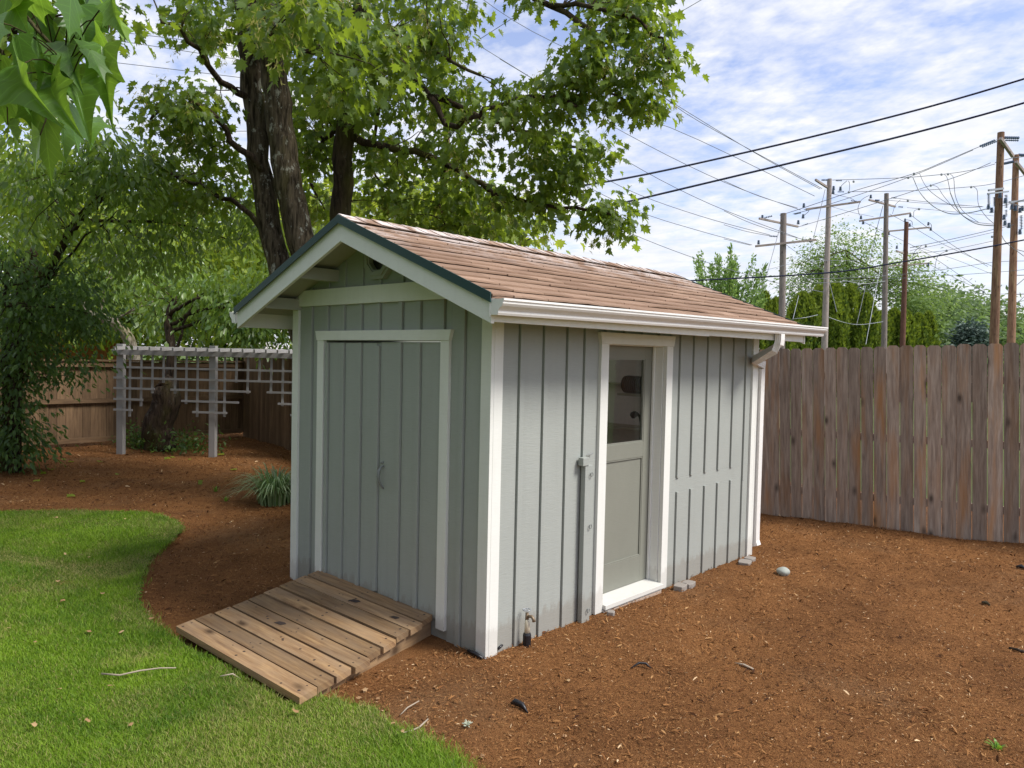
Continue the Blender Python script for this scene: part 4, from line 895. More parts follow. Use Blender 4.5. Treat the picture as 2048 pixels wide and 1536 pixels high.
tree('dead_limbed_tree', 'tree with a bare pale broken limb above the old fence', [(330, 590, 120, 50, 16.8, 18, 20), (240, 560, 70, 40, 16.8, 18, 12)],
     [g0(300, 17.0), at(292, 800, 17), at(262, 690, 17), at(245, 660, 17), at(225, 645, 17), at(190, 632, 17), at(165, 622, 17)], .16, T_OBL, 'midleaf', 26, .3, .15, .8, bark='bark_pale', limbs=0, twf=.3,
     extra=[([at(190, 632, 17), at(172, 620, 17), at(160, 590, 17), at(140, 575, 17)], .06, .02), ([at(215, 642, 17), at(205, 610, 17), at(212, 580, 17), at(214, 560, 17)], .05, .015), ([at(230, 650, 17), at(232, 635, 17), at(236, 630, 17)], .04, .015)])
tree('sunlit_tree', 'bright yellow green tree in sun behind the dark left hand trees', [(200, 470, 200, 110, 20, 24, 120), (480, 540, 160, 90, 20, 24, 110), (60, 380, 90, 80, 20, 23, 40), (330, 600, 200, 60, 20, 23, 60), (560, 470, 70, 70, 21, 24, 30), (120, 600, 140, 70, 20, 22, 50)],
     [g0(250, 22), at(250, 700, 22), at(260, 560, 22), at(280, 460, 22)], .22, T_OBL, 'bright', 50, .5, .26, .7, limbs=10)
tree('dark_evergreen', 'dark dense evergreen behind the corner of the old fence', [(540, 520, 110, 130, 25, 28, 100), (420, 640, 200, 70, 25, 27, 100), (100, 660, 170, 80, 25, 27, 90), (640, 560, 60, 90, 25, 27, 40), (300, 520, 300, 80, 25, 28, 90)],
     [g0(480, 26), at(480, 700, 26), at(480, 560, 26), at(480, 440, 26)], .25, T_SIM, 'darkleaf', 60, .7, .24, .4, limbs=6)
tree('back_maple', 'smaller leafy tree seen between the maple trunks and roof ridge', [(780, 430, 130, 45, 14, 17, 40), (640, 420, 60, 60, 14, 17, 18), (1000, 470, 90, 28, 15, 17, 16), (900, 430, 120, 40, 15, 17, 26)],
     [g0(820, 16), at(820, 700, 16), at(830, 560, 16), at(840, 470, 16)], .15, T_MAPLE, 'bright', 22, .42, .22, .8, limbs=6)
# foliage right above the frame's upper left corner: near branch with large lobed leaves
def near_branch():
    b = at(-220, -260, 2.2); T = thing('leafy_branch', 'close hanging branch of large pale green lobed leaves at top left', 'branch', b)
    m = MB(); nodes = []
    for pts in ([at(-220, -260, 2.0), at(-60, -60, 1.7), at(60, 40, 1.55), at(120, 110, 1.5), at(140, 170, 1.5)], [at(-60, -60, 1.7), at(90, -20, 1.6), at(190, 10, 1.6), at(215, 60, 1.6)], [at(-100, -40, 1.7), at(-20, 60, 1.6), at(10, 130, 1.6)]):
        nodes += limb(m, pts, .006, .0025, 8, .05, 5, .003)
    L_ = [(20, -20, 62, 95), (70, 10, 88, 120), (8, 110, 32, 215), (150, -20, 128, 80), (112, 40, 100, 140), (92, 110, 90, 205), (140, 85, 152, 160), (165, 50, 168, 135), (205, -15, 243, 70), (228, 30, 270, 62), (214, 95, 236, 215), (62, 180, 74, 268), (92, 225, 100, 360), (122, 205, 168, 345), (132, 190, 144, 272), (165, 238, 222, 262), (20, 180, 10, 262), (-20, 40, 18, 130), (75, -35, 60, 50), (168, 10, 182, 92), (0, 5, -8, 95), (188, 100, 214, 160), (45, 130, 60, 210), (20, 250, 52, 290),
        (182, -25, 198, 52), (120, -30, 150, 35), (40, 70, 66, 150), (150, 130, 142, 205), (105, 165, 118, 240), (196, 40, 206, 112), (78, 70, 50, 130), (30, 160, 66, 230), (100, -10, 96, 60), (135, 150, 172, 215), (232, 0, 252, 60), (-10, 150, -4, 240), (60, 110, 84, 190), (86, 270, 64, 330)]
    P = []; tp = []; S = []; 
    for (u0, v0, u1, v1) in L_:
        d = random.uniform(1.3, 1.7); u0, u1 = u0*.98-4, u1*.98-4; a, c = at(u0, v0, d), at(u1, v1, d+random.uniform(-.10, .10)); P.append(a); tp.append(c-a); S.append(min(.13, np.linalg.norm(c-a)))
        nd = np.array(nodes); j = int(np.argmin(np.linalg.norm(nd-a, axis=1))); m.tube(bez(nd[j], a, .02, 5), .0013, 5)
    m.build('twig', M['bark_dark'], T, smooth=True)
    P, tp, S = np.array(P), np.array(tp), np.array(S); view = unit(CAM-P); sd2 = np.cross(view, (0, 0, 1.)); sd2 = unit(sd2); an = rng.uniform(-1.25, 1.25, len(P))[:, None]; nr = view*np.cos(an)+sd2*np.sin(an)+np.array((0, 0, .35))
    V0, F0 = T_TULIP; V0 = V0*np.array((.80, 1, 1.2))
    # subdivide the template once for smooth large leaves
    ed = {}; V = [tuple(p) for p in V0]; F = []
    for a, b_, c in F0:
        def mid(i, j):
            k = (min(i, j), max(i, j))
            if k not in ed: q = (np.array(V[i])+np.array(V[j]))/2; ed[k] = len(V); V.append(tuple(q+np.array((0, 0, .012*math.sin(20*q[0]+9*q[1]))))) 
            return ed[k]
        x, y, z = mid(a, b_), mid(b_, c), mid(c, a); F += [(a, x, z), (x, b_, y), (z, y, c), (x, y, z)]
    # smooth-edged second pass, then veins drawn from leaf coordinates
    o = leaves('foliage', (np.array(V), np.array(F)), P, tp, nr, S, M['near'], T); VV = np.array(V); n_ = len(P)
    for an, ci in (('lx', 0), ('ly', 1)): a_ = o.data.attributes.new(an, 'FLOAT', 'POINT'); a_.data.foreach_set('value', np.tile(VV[:, ci], n_).astype(np.float32))
    mt = M['near']; nt = mt.node_tree; N = nt.nodes; Lk = nt.links
    def mth(op, a, b=None):
        x = N.new('ShaderNodeMath'); x.operation = op
        for i_, v_ in enumerate((a, b)):
            if v_ is None: continue
            if isinstance(v_, (int, float)): x.inputs[i_].default_value = v_
            else: Lk.new(v_, x.inputs[i_])
        return x.outputs[0]
    ax = N.new('ShaderNodeAttribute'); ax.attribute_name = 'lx'; ay = N.new('ShaderNodeAttribute'); ay.attribute_name = 'ly'; X = mth('ABSOLUTE', ax.outputs['Fac']); Y = ay.outputs['Fac']
    v1 = mth('MULTIPLY', X, 1.0); v2 = mth('ABSOLUTE', mth('SUBTRACT', mth('MULTIPLY', Y, .61), mth('MULTIPLY', X, .79))); v3 = mth('ABSOLUTE', mth('SUBTRACT', mth('MULTIPLY', Y, .97), mth('MULTIPLY', X, .25)))
    w_ = mth('ABSOLUTE', mth('SUBTRACT', mth('FRACT', mth('ADD', mth('MULTIPLY', Y, 7.0), mth('MULTIPLY', X, -5.0))), .5)); vm = mth('MINIMUM', mth('MINIMUM', v1, v2), mth('ADD', v3, .004)); vm = mth('MINIMUM', vm, mth('ADD', mth('MULTIPLY', w_, .12), .006))
    rp = N.new('ShaderNodeMapRange'); Lk.new(vm, rp.inputs[0]); rp.inputs[1].default_value = .004; rp.inputs[2].default_value = .014; rp.inputs[3].default_value = 1.45; rp.inputs[4].default_value = 1.0
    for nd_, so_ in ((N['Principled BSDF'], 'Base Color'), ([q for q in N if q.type == 'BSDF_TRANSLUCENT'][0], 'Color')):
        src = nd_.inputs[so_].links[0].from_socket; sc_ = N.new('ShaderNodeVectorMath'); sc_.operation = 'SCALE'; Lk.new(src, sc_.inputs[0]); Lk.new(rp.outputs[0], sc_.inputs['Scale']); Lk.new(sc_.outputs[0], nd_.inputs[so_])
    o.data.polygons.foreach_set('use_smooth', [True]*len(o.data.polygons))
near_branch()
tree('overhanging_tree', 'dark leafed tree filling the top left corner of the sky', [(60, 60, 110, 100, 7.5, 9.0, 16), (225, 30, 34, 40, 7.6, 9, 5), (60, 210, 80, 40, 8, 9.2, 6), (-80, 0, 100, 180, 7.5, 9, 14)],
     [g0(-330, 9.0), at(-330, 500, 9), at(-260, 260, 8.8), at(-120, 120, 8.6), at(20, 60, 8.4)], .16, T_MAPLE, 'maple', 18, .22, .15, .8, limbs=6)

# right side, beyond the fence
def cone(name, label, u, vt, d, wpx, group):
    d = d+22
    """arborvitae: dense upright column; vt = top in the picture, foliage from ground to top"""
    top = at(u, vt, d); h = top[2]; r = wpx/FPX*d/2*1.3; n = int(9000*min(1.6, r*h/7)); b = np.array((top[0], top[1], 0))
    T = thing(name, label, 'tree', b, group); m = MB(); m.tube([b-(0, 0, .1), b+(0, 0, h*.5), b+(0, 0, h*.93)], [.09, .06, .015], 8); m.build('trunk', M['bark_dark'], T, smooth=True)
    z = h*(1-rng.random(n)**1.25*.98); t = z/h; a = rng.uniform(0, 2*math.pi, n); lump = 1+.15*np.sin(a*3+z*.8+u)+.12*np.sin(a*7-z*1.9)+.08*np.sin(a*13+z*2.7+u*2)
    rr = r*np.clip((1-t)*3.2, 0, 1)**.62*(1-.18*(1-t))*lump*np.sqrt(rng.uniform(.55, 1, n)); P = np.stack([b[0]+rr*np.cos(a), b[1]+rr*np.sin(a), z], 1)
    tip = np.stack([np.cos(a)*.5, np.sin(a)*.5, np.full(n, 1.0)], 1)+rng.normal(0, .3, (n, 3)); nr = np.stack([np.cos(a), np.sin(a), np.full(n, .2)], 1)+rng.normal(0, .5, (n, 3))
    leaves('crown', T_SIM, P, tip, nr, rng.uniform(.16, .32, n), M['cedar'], T, rnd=np.clip(.35+.35*(lump-1)*3+rng.normal(0, .25, n), 0, 1))
ORD = ['first', 'second', 'third', 'fourth', 'fifth', 'sixth', 'seventh', 'eighth', 'ninth', 'tenth', 'eleventh', 'twelfth', 'thirteenth', 'fourteenth', 'last']
for q_, (u, vt, d, w) in enumerate(((1492, 612, 23, 26), (1512, 600, 23.5, 24), (1531, 588, 24, 26), (1552, 600, 24, 26), (1572, 640, 24.5, 40), (1606, 590, 25, 60), (1640, 576, 25.5, 52), (1672, 570, 25, 48), (1702, 574, 25.5, 48), (1732, 592, 25, 44), (1762, 628, 26, 40), (1788, 622, 26.5, 38), (1812, 626, 26, 38), (1838, 632, 26.5, 36), (1858, 628, 27, 26))):
    cone('arborvitae', ORD[q_]+' arborvitae from the left in the hedge row beyond the picket fence', u, vt, d, w, 'arborvitae hedge row beyond the fence')
def poplar():
    b = at(1452, 690, 38); T = thing('poplar_tree', 'pale green spiky young tree rising past the shed roof', 'tree', (b[0], b[1], 0)); m = MB(); nd = limb(m, [(b[0], b[1], -.1), at(1450, 690, 38), at(1452, 620, 38)], .16, .08, 8, .05); m.build('trunk', M['bark_dark'], T, smooth=True); m = MB(); P = []; tp = []
    for k in range(34):
        u0 = random.uniform(1400, 1515); a = at(1452+(u0-1452)*.35, 660+random.uniform(-20, 25), 38+random.uniform(-1, 1)); ht = {0: 498, 1: 505, 2: 488, 3: 512, 4: 530}[int((u0-1400)//24) % 5]; e = at(u0+(u0-1452)*.25, ht+random.uniform(0, 95), 38+random.uniform(-1.6, 1.6)); q = bez(a, e, -.25, 8, .05); m.tube(q, list(np.linspace(.035, .008, 8)), 5)
        n = 300; t = rng.uniform(.05, 1.02, n); i0 = np.clip((t*7).astype(int), 0, 6); p = q[i0]+(q[i0+1]-q[i0])*(t*7-i0)[:, None]; P.append(p+rng.normal(0, 1, (n, 3))*(.34*(1.12-t))[:, None]); d = unit(e-a); tp.append(d+rng.normal(0, .55, (n, 3)))
    m.build('branches', M['bark_dark'], T, smooth=True); P = np.concatenate(P); tp = np.concatenate(tp); leaves('crown', T_SIM, P, tp, rng.normal(0, 1, P.shape), rng.uniform(.12, .24, len(P)), M['poplar'], T)
poplar()
tree('loose_tree', 'tall airy tree behind the pole row with branches showing', [(1690, 478, 32, 22, 50, 54, 7), (1722, 500, 34, 20, 50, 54, 6), (1650, 520, 40, 30, 50, 54, 16), (1620, 555, 46, 40, 50, 54, 26), (1700, 550, 70, 36, 50, 54, 34), (1790, 560, 55, 40, 50, 54, 34), (1845, 600, 50, 42, 50, 54, 40), (1745, 620, 150, 50, 50, 54, 40), (1600, 600, 40, 40, 50, 54, 12)],
     [g0(1700, 52), at(1700, 690, 52), at(1698, 580, 52), at(1692, 500, 52)], .17, T_SIM, 'midleaf', 90, .62, .24, .3, limbs=14, twf=.9)
tree('blue_spruce', 'small blue grey spruce among the far trees at right', [(1942, 655, 5, 10, 44, 45, 5), (1942, 672, 14, 12, 44, 45, 10), (1942, 695, 26, 16, 44, 45, 24)],
     [g0(1942, 44.5), at(1942, 700, 44.5), at(1942, 650, 44.5)], .12, T_SIM, 'spruce', 90, .35, .30, .1, limbs=0)
for i, (u, v, ru, rv, d, c, lab) in enumerate(((1880, 632, 44, 45, 60, 22, 'rounded pale green tree right of the arborvitae row'), (1925, 632, 40, 34, 66, 18, 'hazy round tree behind the blue spruce'), (1972, 645, 36, 30, 62, 16, 'pale green tree between spruce and brown poles'), (1905, 690, 40, 28, 50, 18, 'low bushy green tree left of the spruce'), (2040, 670, 30, 30, 60, 14, 'green tree at the right edge behind the poles'), (1980, 690, 46, 22, 52, 16, 'low green shrubby tree beneath the brown poles'), (2075, 668, 34, 34, 64, 12, 'round far tree just right of the brown poles'))):
    tree('round_tree', lab, [(u, v, ru, rv, d, d+4, c), (u, v+45, ru, rv, d, d+4, c//2)], [g0(u, d+2), at(u, 700, d+2), at(u, v, d+2)], .2, T_SIM, 'farleaf', 110, 1.0, .55, .2, limbs=3, twf=.2)

# ------------------------------------------------------------------ utility poles and wires
def pole(u, vt, ub, vb, wt, wb, d, mat, label):
    top = at(u, vt, d); b = at(ub, vb, d); ax = (top-b)/(top[2]-b[2]); foot = top-ax*(top[2]+.1)
    T = thing('utility_pole', label, 'utility pole', (foot[0], foot[1], 0), 'utility poles beyond the fence'); m = MB()
    m.tube([foot, foot+(top-foot)*.35, foot+(top-foot)*.7, top], [wb/FPX*d/2*1.06, wb/FPX*d/2*1.03, (wb+wt)/4/FPX*d, wt/FPX*d/2], 14); m.build('shaft', M[mat], T, smooth=False); return T
def arm(T, u0, v0, u1, v1, d0, d1, mat, px=4.5):
    m = MB(); m.beam(at(u0, v0, d0), at(u1, v1, d1), px/FPX*d0*.9, px/FPX*d0); m.build('crossarm', M[mat], T)
Z = lambda x, y: (1448+x/3.413, 240+y/3.413)
def insul(T, pts, d, r=3.2, n=4):
    for x, y in pts:
        u, v = Z(x, y); c = at(u, v, d); s = r/FPX*d; m = MB(); pr = [(.2*s, -1.6*s)]
        for k in range(n): h = -1.4*s+k*2.8*s/n; pr += [(s*(1-.1*k), h), (s*(1-.1*k), h+.25*s), (.35*s, h+.35*s)]
        m.lathe(c, pr, 10); m.build('insulator', M['porc'], T, smooth=False)
def string_ins(T, p, q, d0, d1, n=9, r=2.6):
    a, b = at(*Z(*p), d0), at(*Z(*q), d1); ax = unit(b-a); Ln = np.linalg.norm(b-a); m = MB(); s = r/FPX*d0; pr = [(.2*s, 0)]
    g_ = Ln/n*.2
    for k in range(n): h = Ln*(k+.5)/n; pr += [(.2*s, h-g_), (s, h), (.2*s, h+g_)]
    pr.append((.2*s, Ln)); m.lathe(a, pr, 10, ax); m.build('insulator', M['porc'], T)
P1 = pole(1567, 427, 1564, 630, 12, 13, 34, 'pole_grey', 'weathered grey pole nearest the shed roof with two crossarms')
arm(P1, *Z(240, 672), *Z(505, 728), 33.4, 34.5, 'pole_grey', 3.6); arm(P1, *Z(215, 862), *Z(628, 818), 33.6, 34.0, 'pole_grey', 4)
insul(P1, [(262, 660), (507, 695), (236, 832), (590, 818)], 34); string_ins(P1, (275, 668), (330, 655), 33.5, 33.6, 5, 2); string_ins(P1, (530, 722), (575, 706), 34.4, 34.3, 5, 2); string_ins(P1, (310, 792), (362, 795), 33.6, 33.8, 5, 1.8)
P2 = pole(1659, 358, 1649, 690, 9, 12, 37, 'pole_grey', 'tallest pale grey pole with a long rising crossarm')
arm(P2, *Z(625, 408), *Z(705, 460), 36.2, 37, 'pole_grey', 4); arm(P2, *Z(560, 610), *Z(930, 558), 36.7, 37.2, 'pole_grey', 3.8)
insul(P2, [(545, 580), (748, 462), (745, 488), (795, 466), (540, 655)], 37); string_ins(P2, (762, 413), (805, 413), 37, 37, 5, 2); string_ins(P2, (665, 410), (712, 410), 36.6, 36.7, 5, 2); string_ins(P2, (775, 490), (820, 490), 37, 37, 5, 1.8); string_ins(P2, (480, 642), (525, 632), 36.5, 36.6, 5, 2); string_ins(P2, (865, 550), (905, 555), 37, 37, 4, 2)
P3 = pole(1773, 387, 1768, 690, 8.5, 10.5, 40, 'pole_grey', 'thin grey brown pole in front of the airy tree')
arm(P3, *Z(990, 545), *Z(1170, 592), 39.3, 40.5, 'pole_grey', 3.2); arm(P3, *Z(925, 690), *Z(1272, 636), 39.8, 40.2, 'pole_grey', 3.4)
insul(P3, [(1002, 520), (935, 662), (1272, 648), (950, 697)], 40, 2.8); string_ins(P3, (1030, 547), (1062, 549), 39.5, 39.6, 4, 1.8); string_ins(P3, (1142, 530), (1178, 533), 40, 40, 4, 1.8); string_ins(P3, (1190, 592), (1222, 595), 40, 40, 4, 1.8)
P4 = pole(1813, 444, 1805, 690, 8, 10, 42, 'pole_dark', 'reddish dark pole standing lowest in the pole row')
arm(P4, *Z(1118, 760), *Z(1402, 733), 41.8, 42.3, 'pole_grey', 3); arm(P4, *Z(1110, 998), *Z(1402, 978), 41.8, 42.3, 'pole_grey', 2.6); arm(P4, *Z(1175, 892), *Z(1228, 912), 41.5, 42, 'pole_grey', 2.6)
insul(P4, [(1236, 682), (1395, 706), (1412, 742), (1180, 866), (1395, 985), (1125, 772), (1268, 715)], 42, 2.6); string_ins(P4, (1285, 868), (1330, 860), 42, 42, 4, 1.6); string_ins(P4, (1285, 912), (1325, 911), 42, 42, 4, 1.6)
P5 = pole(2002, 265, 1988, 690, 12.5, 16, 31, 'pole_brown', 'stout reddish brown pole, tallest at the right of the frame')
arm(P5, *Z(1886, 125), *Z(1972, 248), 30.6, 31.2, 'pole_grey', 6); arm(P5, *Z(1806, 480), *Z(1906, 468), 30.6, 30.9, 'steel', 4); arm(P5, *Z(1800, 503), *Z(1942, 488), 30.4, 30.8, 'steel', 3)
string_ins(P5, (1806, 505), (1808, 575), 30.5, 30.5, 9, 3.2); string_ins(P5, (1845, 525), (1846, 590), 30.6, 30.6, 8, 3); string_ins(P5, (1925, 510), (1928, 600), 30.8, 30.8, 10, 3.6); string_ins(P5, (1926, 612), (1926, 660), 30.8, 30.8, 5, 3)
string_ins(P5, (1745, 180), (1850, 138), 30.2, 30.8, 8, 2.4); string_ins(P5, (1760, 186), (1862, 146), 30.2, 30.8, 8, 1.8); string_ins(P5, (1915, 120), (2015, 122), 31, 30, 7, 3); string_ins(P5, (1920, 138), (2012, 140), 31, 30, 7, 2)
insul(P5, [(1805, 590), (1828, 612), (1912, 660), (1918, 700), (1945, 716), (1920, 548), (1885, 512)], 30.6, 4)
P6 = pole(2032, 310, 2022, 690, 11, 14.5, 33, 'pole_brown', 'reddish brown pole at the right edge behind its taller neighbour')
arm(P6, *Z(1992, 285), *Z(2120, 450), 32.6, 33.4, 'pole_grey', 5.5); arm(P6, *Z(1950, 560), *Z(2120, 545), 32.6, 33, 'steel', 3.5)
string_ins(P6, (1912, 298), (1975, 284), 32.5, 32.8, 7, 2.8); string_ins(P6, (2010, 238), (2100, 244), 33, 32, 9, 3); string_ins(P6, (2028, 650), (2030, 745), 32.8, 32.8, 9, 3.6); insul(P6, [(1990, 600), (2020, 612), (1965, 590), (2020, 760), (2036, 600)], 32.7, 4)
P7 = pole(893, 255, 897, 690, 13, 15, 30, 'pole_dark', 'brown pole glimpsed through the maple leaves above the roof')
WG = 'thin wires strung between the utility poles'
LBL = dict(L=['upper thin line from the tallest pale pole top to the stout brown pole', 'thin line just below the topmost one, passing behind both brown poles', 'upper of twin lines rising from the nearest grey pole to the stout brown pole top', 'lower of twin lines rising toward the stout brown pole top', "line rising from the nearest grey pole's top arm to the stout brown pole", 'line slanting down right from the left arm end of the thin grey brown pole', 'line slanting down right from the shaft of the thin grey brown pole', 'line slanting down right from the right arm end of the thin grey brown pole', 'line slanting down right from the lowest arm of the reddish dark pole', 'low level line crossing the pole row just under the thick sagging cable', 'long low line rising gently to the right past both brown poles', 'upper of three close lines between reddish dark and stout brown poles', 'middle of three close lines between reddish dark and stout brown poles', 'lowest of three close lines between reddish dark and stout brown poles', 'short drooping line between the nearest grey pole and the tallest pale pole', 'faint line rising from behind the shed roof to the airy tree', "line ending at the left end of the nearest grey pole's lower arm", "line ending at the insulator left of the nearest grey pole's shaft", "line passing behind the nearest grey pole to its lower arm's right end", "line descending from the left toward the tallest pale pole's long arm", "short line linking the tallest pale pole's top to its long arm", "faint line slanting down right beyond the tallest pale pole's long arm", 'upper faint line from the thin grey brown pole to the stout brown pole', 'second faint line from the thin grey brown pole to the stout brown pole', "third faint line down from the thin grey brown pole's upper arm", 'faint line falling from the reddish dark pole toward the far right trees', 'faint level line low in front of the clouds between the brown poles', "short heavier line rising right from the stout brown pole's switchgear", "short heavier line falling right from the stout brown pole's switchgear", 'very short line right of the rear brown pole at mid height', 'line dangling from the stout brown pole down behind the rear brown pole', 'short line linking the tops of the two brown poles', 'upper slanting brace line at the right edge beside the rear brown pole', 'lower slanting brace line at the right edge beside the rear brown pole', 'upper level bar at the right edge beside the rear brown pole', 'lower level bar at the right edge beside the rear brown pole'], J=['thickest dark loop sagging deepest left of the brown poles', 'second dark loop, hanging nearest the stout brown pole', 'thin loop hanging just inside the thickest dark loop', 'long thin loop starting at the clamp left of the dark loops', 'short straight drop from a clamp into the second dark loop', 'thin loop dropping from the right one of the twin clamps', 'thin loop dropping from the clamp closest to the stout brown pole', "curved jumper left of the thin grey brown pole's arms", "small jumper right of the thin grey brown pole's top", 'small jumper over the right arm end of the thin grey brown pole', 'curved jumper hanging from the clamp right of the reddish dark pole', "small jumper beside the reddish dark pole's shaft", 'small jumper between nearest grey pole and tallest pale pole', "left small jumper at the tallest pale pole's top", "right small jumper at the tallest pale pole's top", "small jumper curling at the reddish dark pole's top", "small jumper at the right end of the reddish dark pole's top arm"], G=["guy wire slanting down left from the nearest grey pole's top", "guy wire slanting down left from the tallest pale pole's top", "guy wire slanting down left from the thin grey brown pole's upper arm", 'pale guy wire slanting down in front of the hedge left of the thin pole', "pale guy wire low beside the roof's far corner", 'faint guy wire in the hedge between the tallest and thin poles', "faint guy wire slanting right below the tallest pale pole's middle", "short pale service line just above the roof's far corner", 'pale service line sagging across the hedge between two poles', "pale service line drooping across the airy tree's middle"], M=['topmost thin line from the maple gap to the tallest pale pole', "thin line from the maple gap to the tallest pale pole's shaft", "third thin line from the maple to the tallest pale pole's long arm", 'fourth thin line from the maple to the nearest grey pole', 'fifth thin line from the maple to the nearest grey pole', "sixth thin line, ending at the nearest grey pole's top arm", 'lowest thin line from the maple, passing below the thick cables', "thin line starting at the maple's right tip and running beside the topmost one"], F=['upper thin line in the sky gap left of the maple', 'second thin line in the sky gap left of the maple', 'third thin line in the sky gap left of the maple', 'level thin line low in the sky gap left of the maple', 'short steep thin line by the hanging leaves at left'])
LBL = {k: iter(v) for k, v in LBL.items()}
def wire(pts, px=1.0, mat='wire', label='thin grey power line strung among the poles at right', name='power_line', grp=WG, zz=True):
    q = [(*(Z(p[0], p[1]) if zz else (p[0], p[1])), p[2]) for p in pts]; k = [at(*a) for a in q]; out = []
    for i in range(len(k)-1):
        p0 = k[max(i-1, 0)]; p1 = k[i]; p2 = k[i+1]; p3 = k[min(i+2, len(k)-1)]; n = 5 if len(k) > 2 else 1
        for s in range(n): t = s/n; out.append(.5*((2*p1)+(-p0+p2)*t+(2*p0-5*p1+4*p2-p3)*t*t+(-p0+3*p1-3*p2+p3)*t**3))
    out.append(k[-1]); dd_ = [max(.5, float((p-CAM)@FW)) for p in out]; m = MB(); m.tube(out, [px/FPX*x/2 for x in dd_], 5, cap=False)
    tag(m.build(name, M[mat], base=out[0], smooth=True), label, 'cable' if name == 'cable' else 'wire', grp)
# heavy near cables
wire([(1080, 384, 26), (1250, 357, 20), (1500, 303, 15), (1797, 230, 11.5), (2048, 158, 9.5), (2300, 75, 8.2)], 4.2, 'cable', 'upper of the two thick black cables crossing the sky', 'cable', 'thick black cables', False)
wire([(1180, 420, 26), (1262, 402, 22), (1640, 312, 15), (1836, 264, 12.5), (2048, 206, 11), (2300, 125, 9.5)], 4.4, 'cable', 'lower of the two thick black cables crossing the sky', 'cable', 'thick black cables', False)
wire([(1370, 562, 30), (1640, 547, 25), (1797, 525, 22), (2048, 480, 19), (2300, 420, 16)], 3.0, 'cable', 'thick black cable sagging low across the pole row', 'cable', 'thick black cables', False)
# long lines from the maple to the poles
LA = 'thin power line running from the maple crown to the grey poles'
for pts in ([(930, -28, 22), (1065, 63, 24), (1296, 175, 29), (1400, 244, 32), (1644, 377, 36.5)], [(900, 55, 22), (1075, 163, 25), (1166, 217, 27), (1340, 285-30, 31), (1629, 392, 36.5)], [(1000, 118, 24), (1250, 266, 28), (1450, 365, 31), (1601, 420, 36)],
            [(1060, 190, 24), (1250, 320, 28), (1420, 408, 31), (1594, 475, 33.8)], [(1100, 290, 25), (1250, 377, 28), (1400, 432, 31), (1540, 470, 33.5)], [(1130, 350, 25), (1275, 422, 28), (1400, 462, 31), (1504, 490, 33.5)], [(1150, 410, 25), (1262, 467, 28), (1400, 520, 31), (1539, 562, 34), (1650, 585, 37)],
            [(1296, 175, 29.5), (1500, 300, 34), (1640, 378, 37)]): wire(pts, 1.25, 'wire', next(LBL['M']), grp='thin lines between maple and poles', zz=False)
wire([(960, 78, 22), (1040, 27, 20), (1100, -10, 18)], 1.3, 'wire', 'thin line crossing the gap high in the maple leaves', grp=None, zz=False); wire([(1330, 42, 20), (1402, 0, 18), (1440, -24, 17)], 1.3, 'wire', 'short thin line rising at the top from the maple tip', grp=None, zz=False)
for pts in ([(200, 60, 26), (262, 67, 26), (418, 86, 27), (600, 110, 28)], [(180, 74, 26), (272, 87, 26), (420, 110, 27), (600, 138, 28)], [(120, 112, 26), (186, 120, 26), (382, 143, 27), (600, 170, 28)], [(140, 240, 26), (222, 255, 26), (349, 262, 27), (560, 262, 28)], [(100, 205, 26), (143, 226, 26), (203, 249, 27), (230, 262, 27)]):
    wire(pts, 1.4, 'wire', next(LBL['F']), grp='thin lines left of the maple', zz=False)
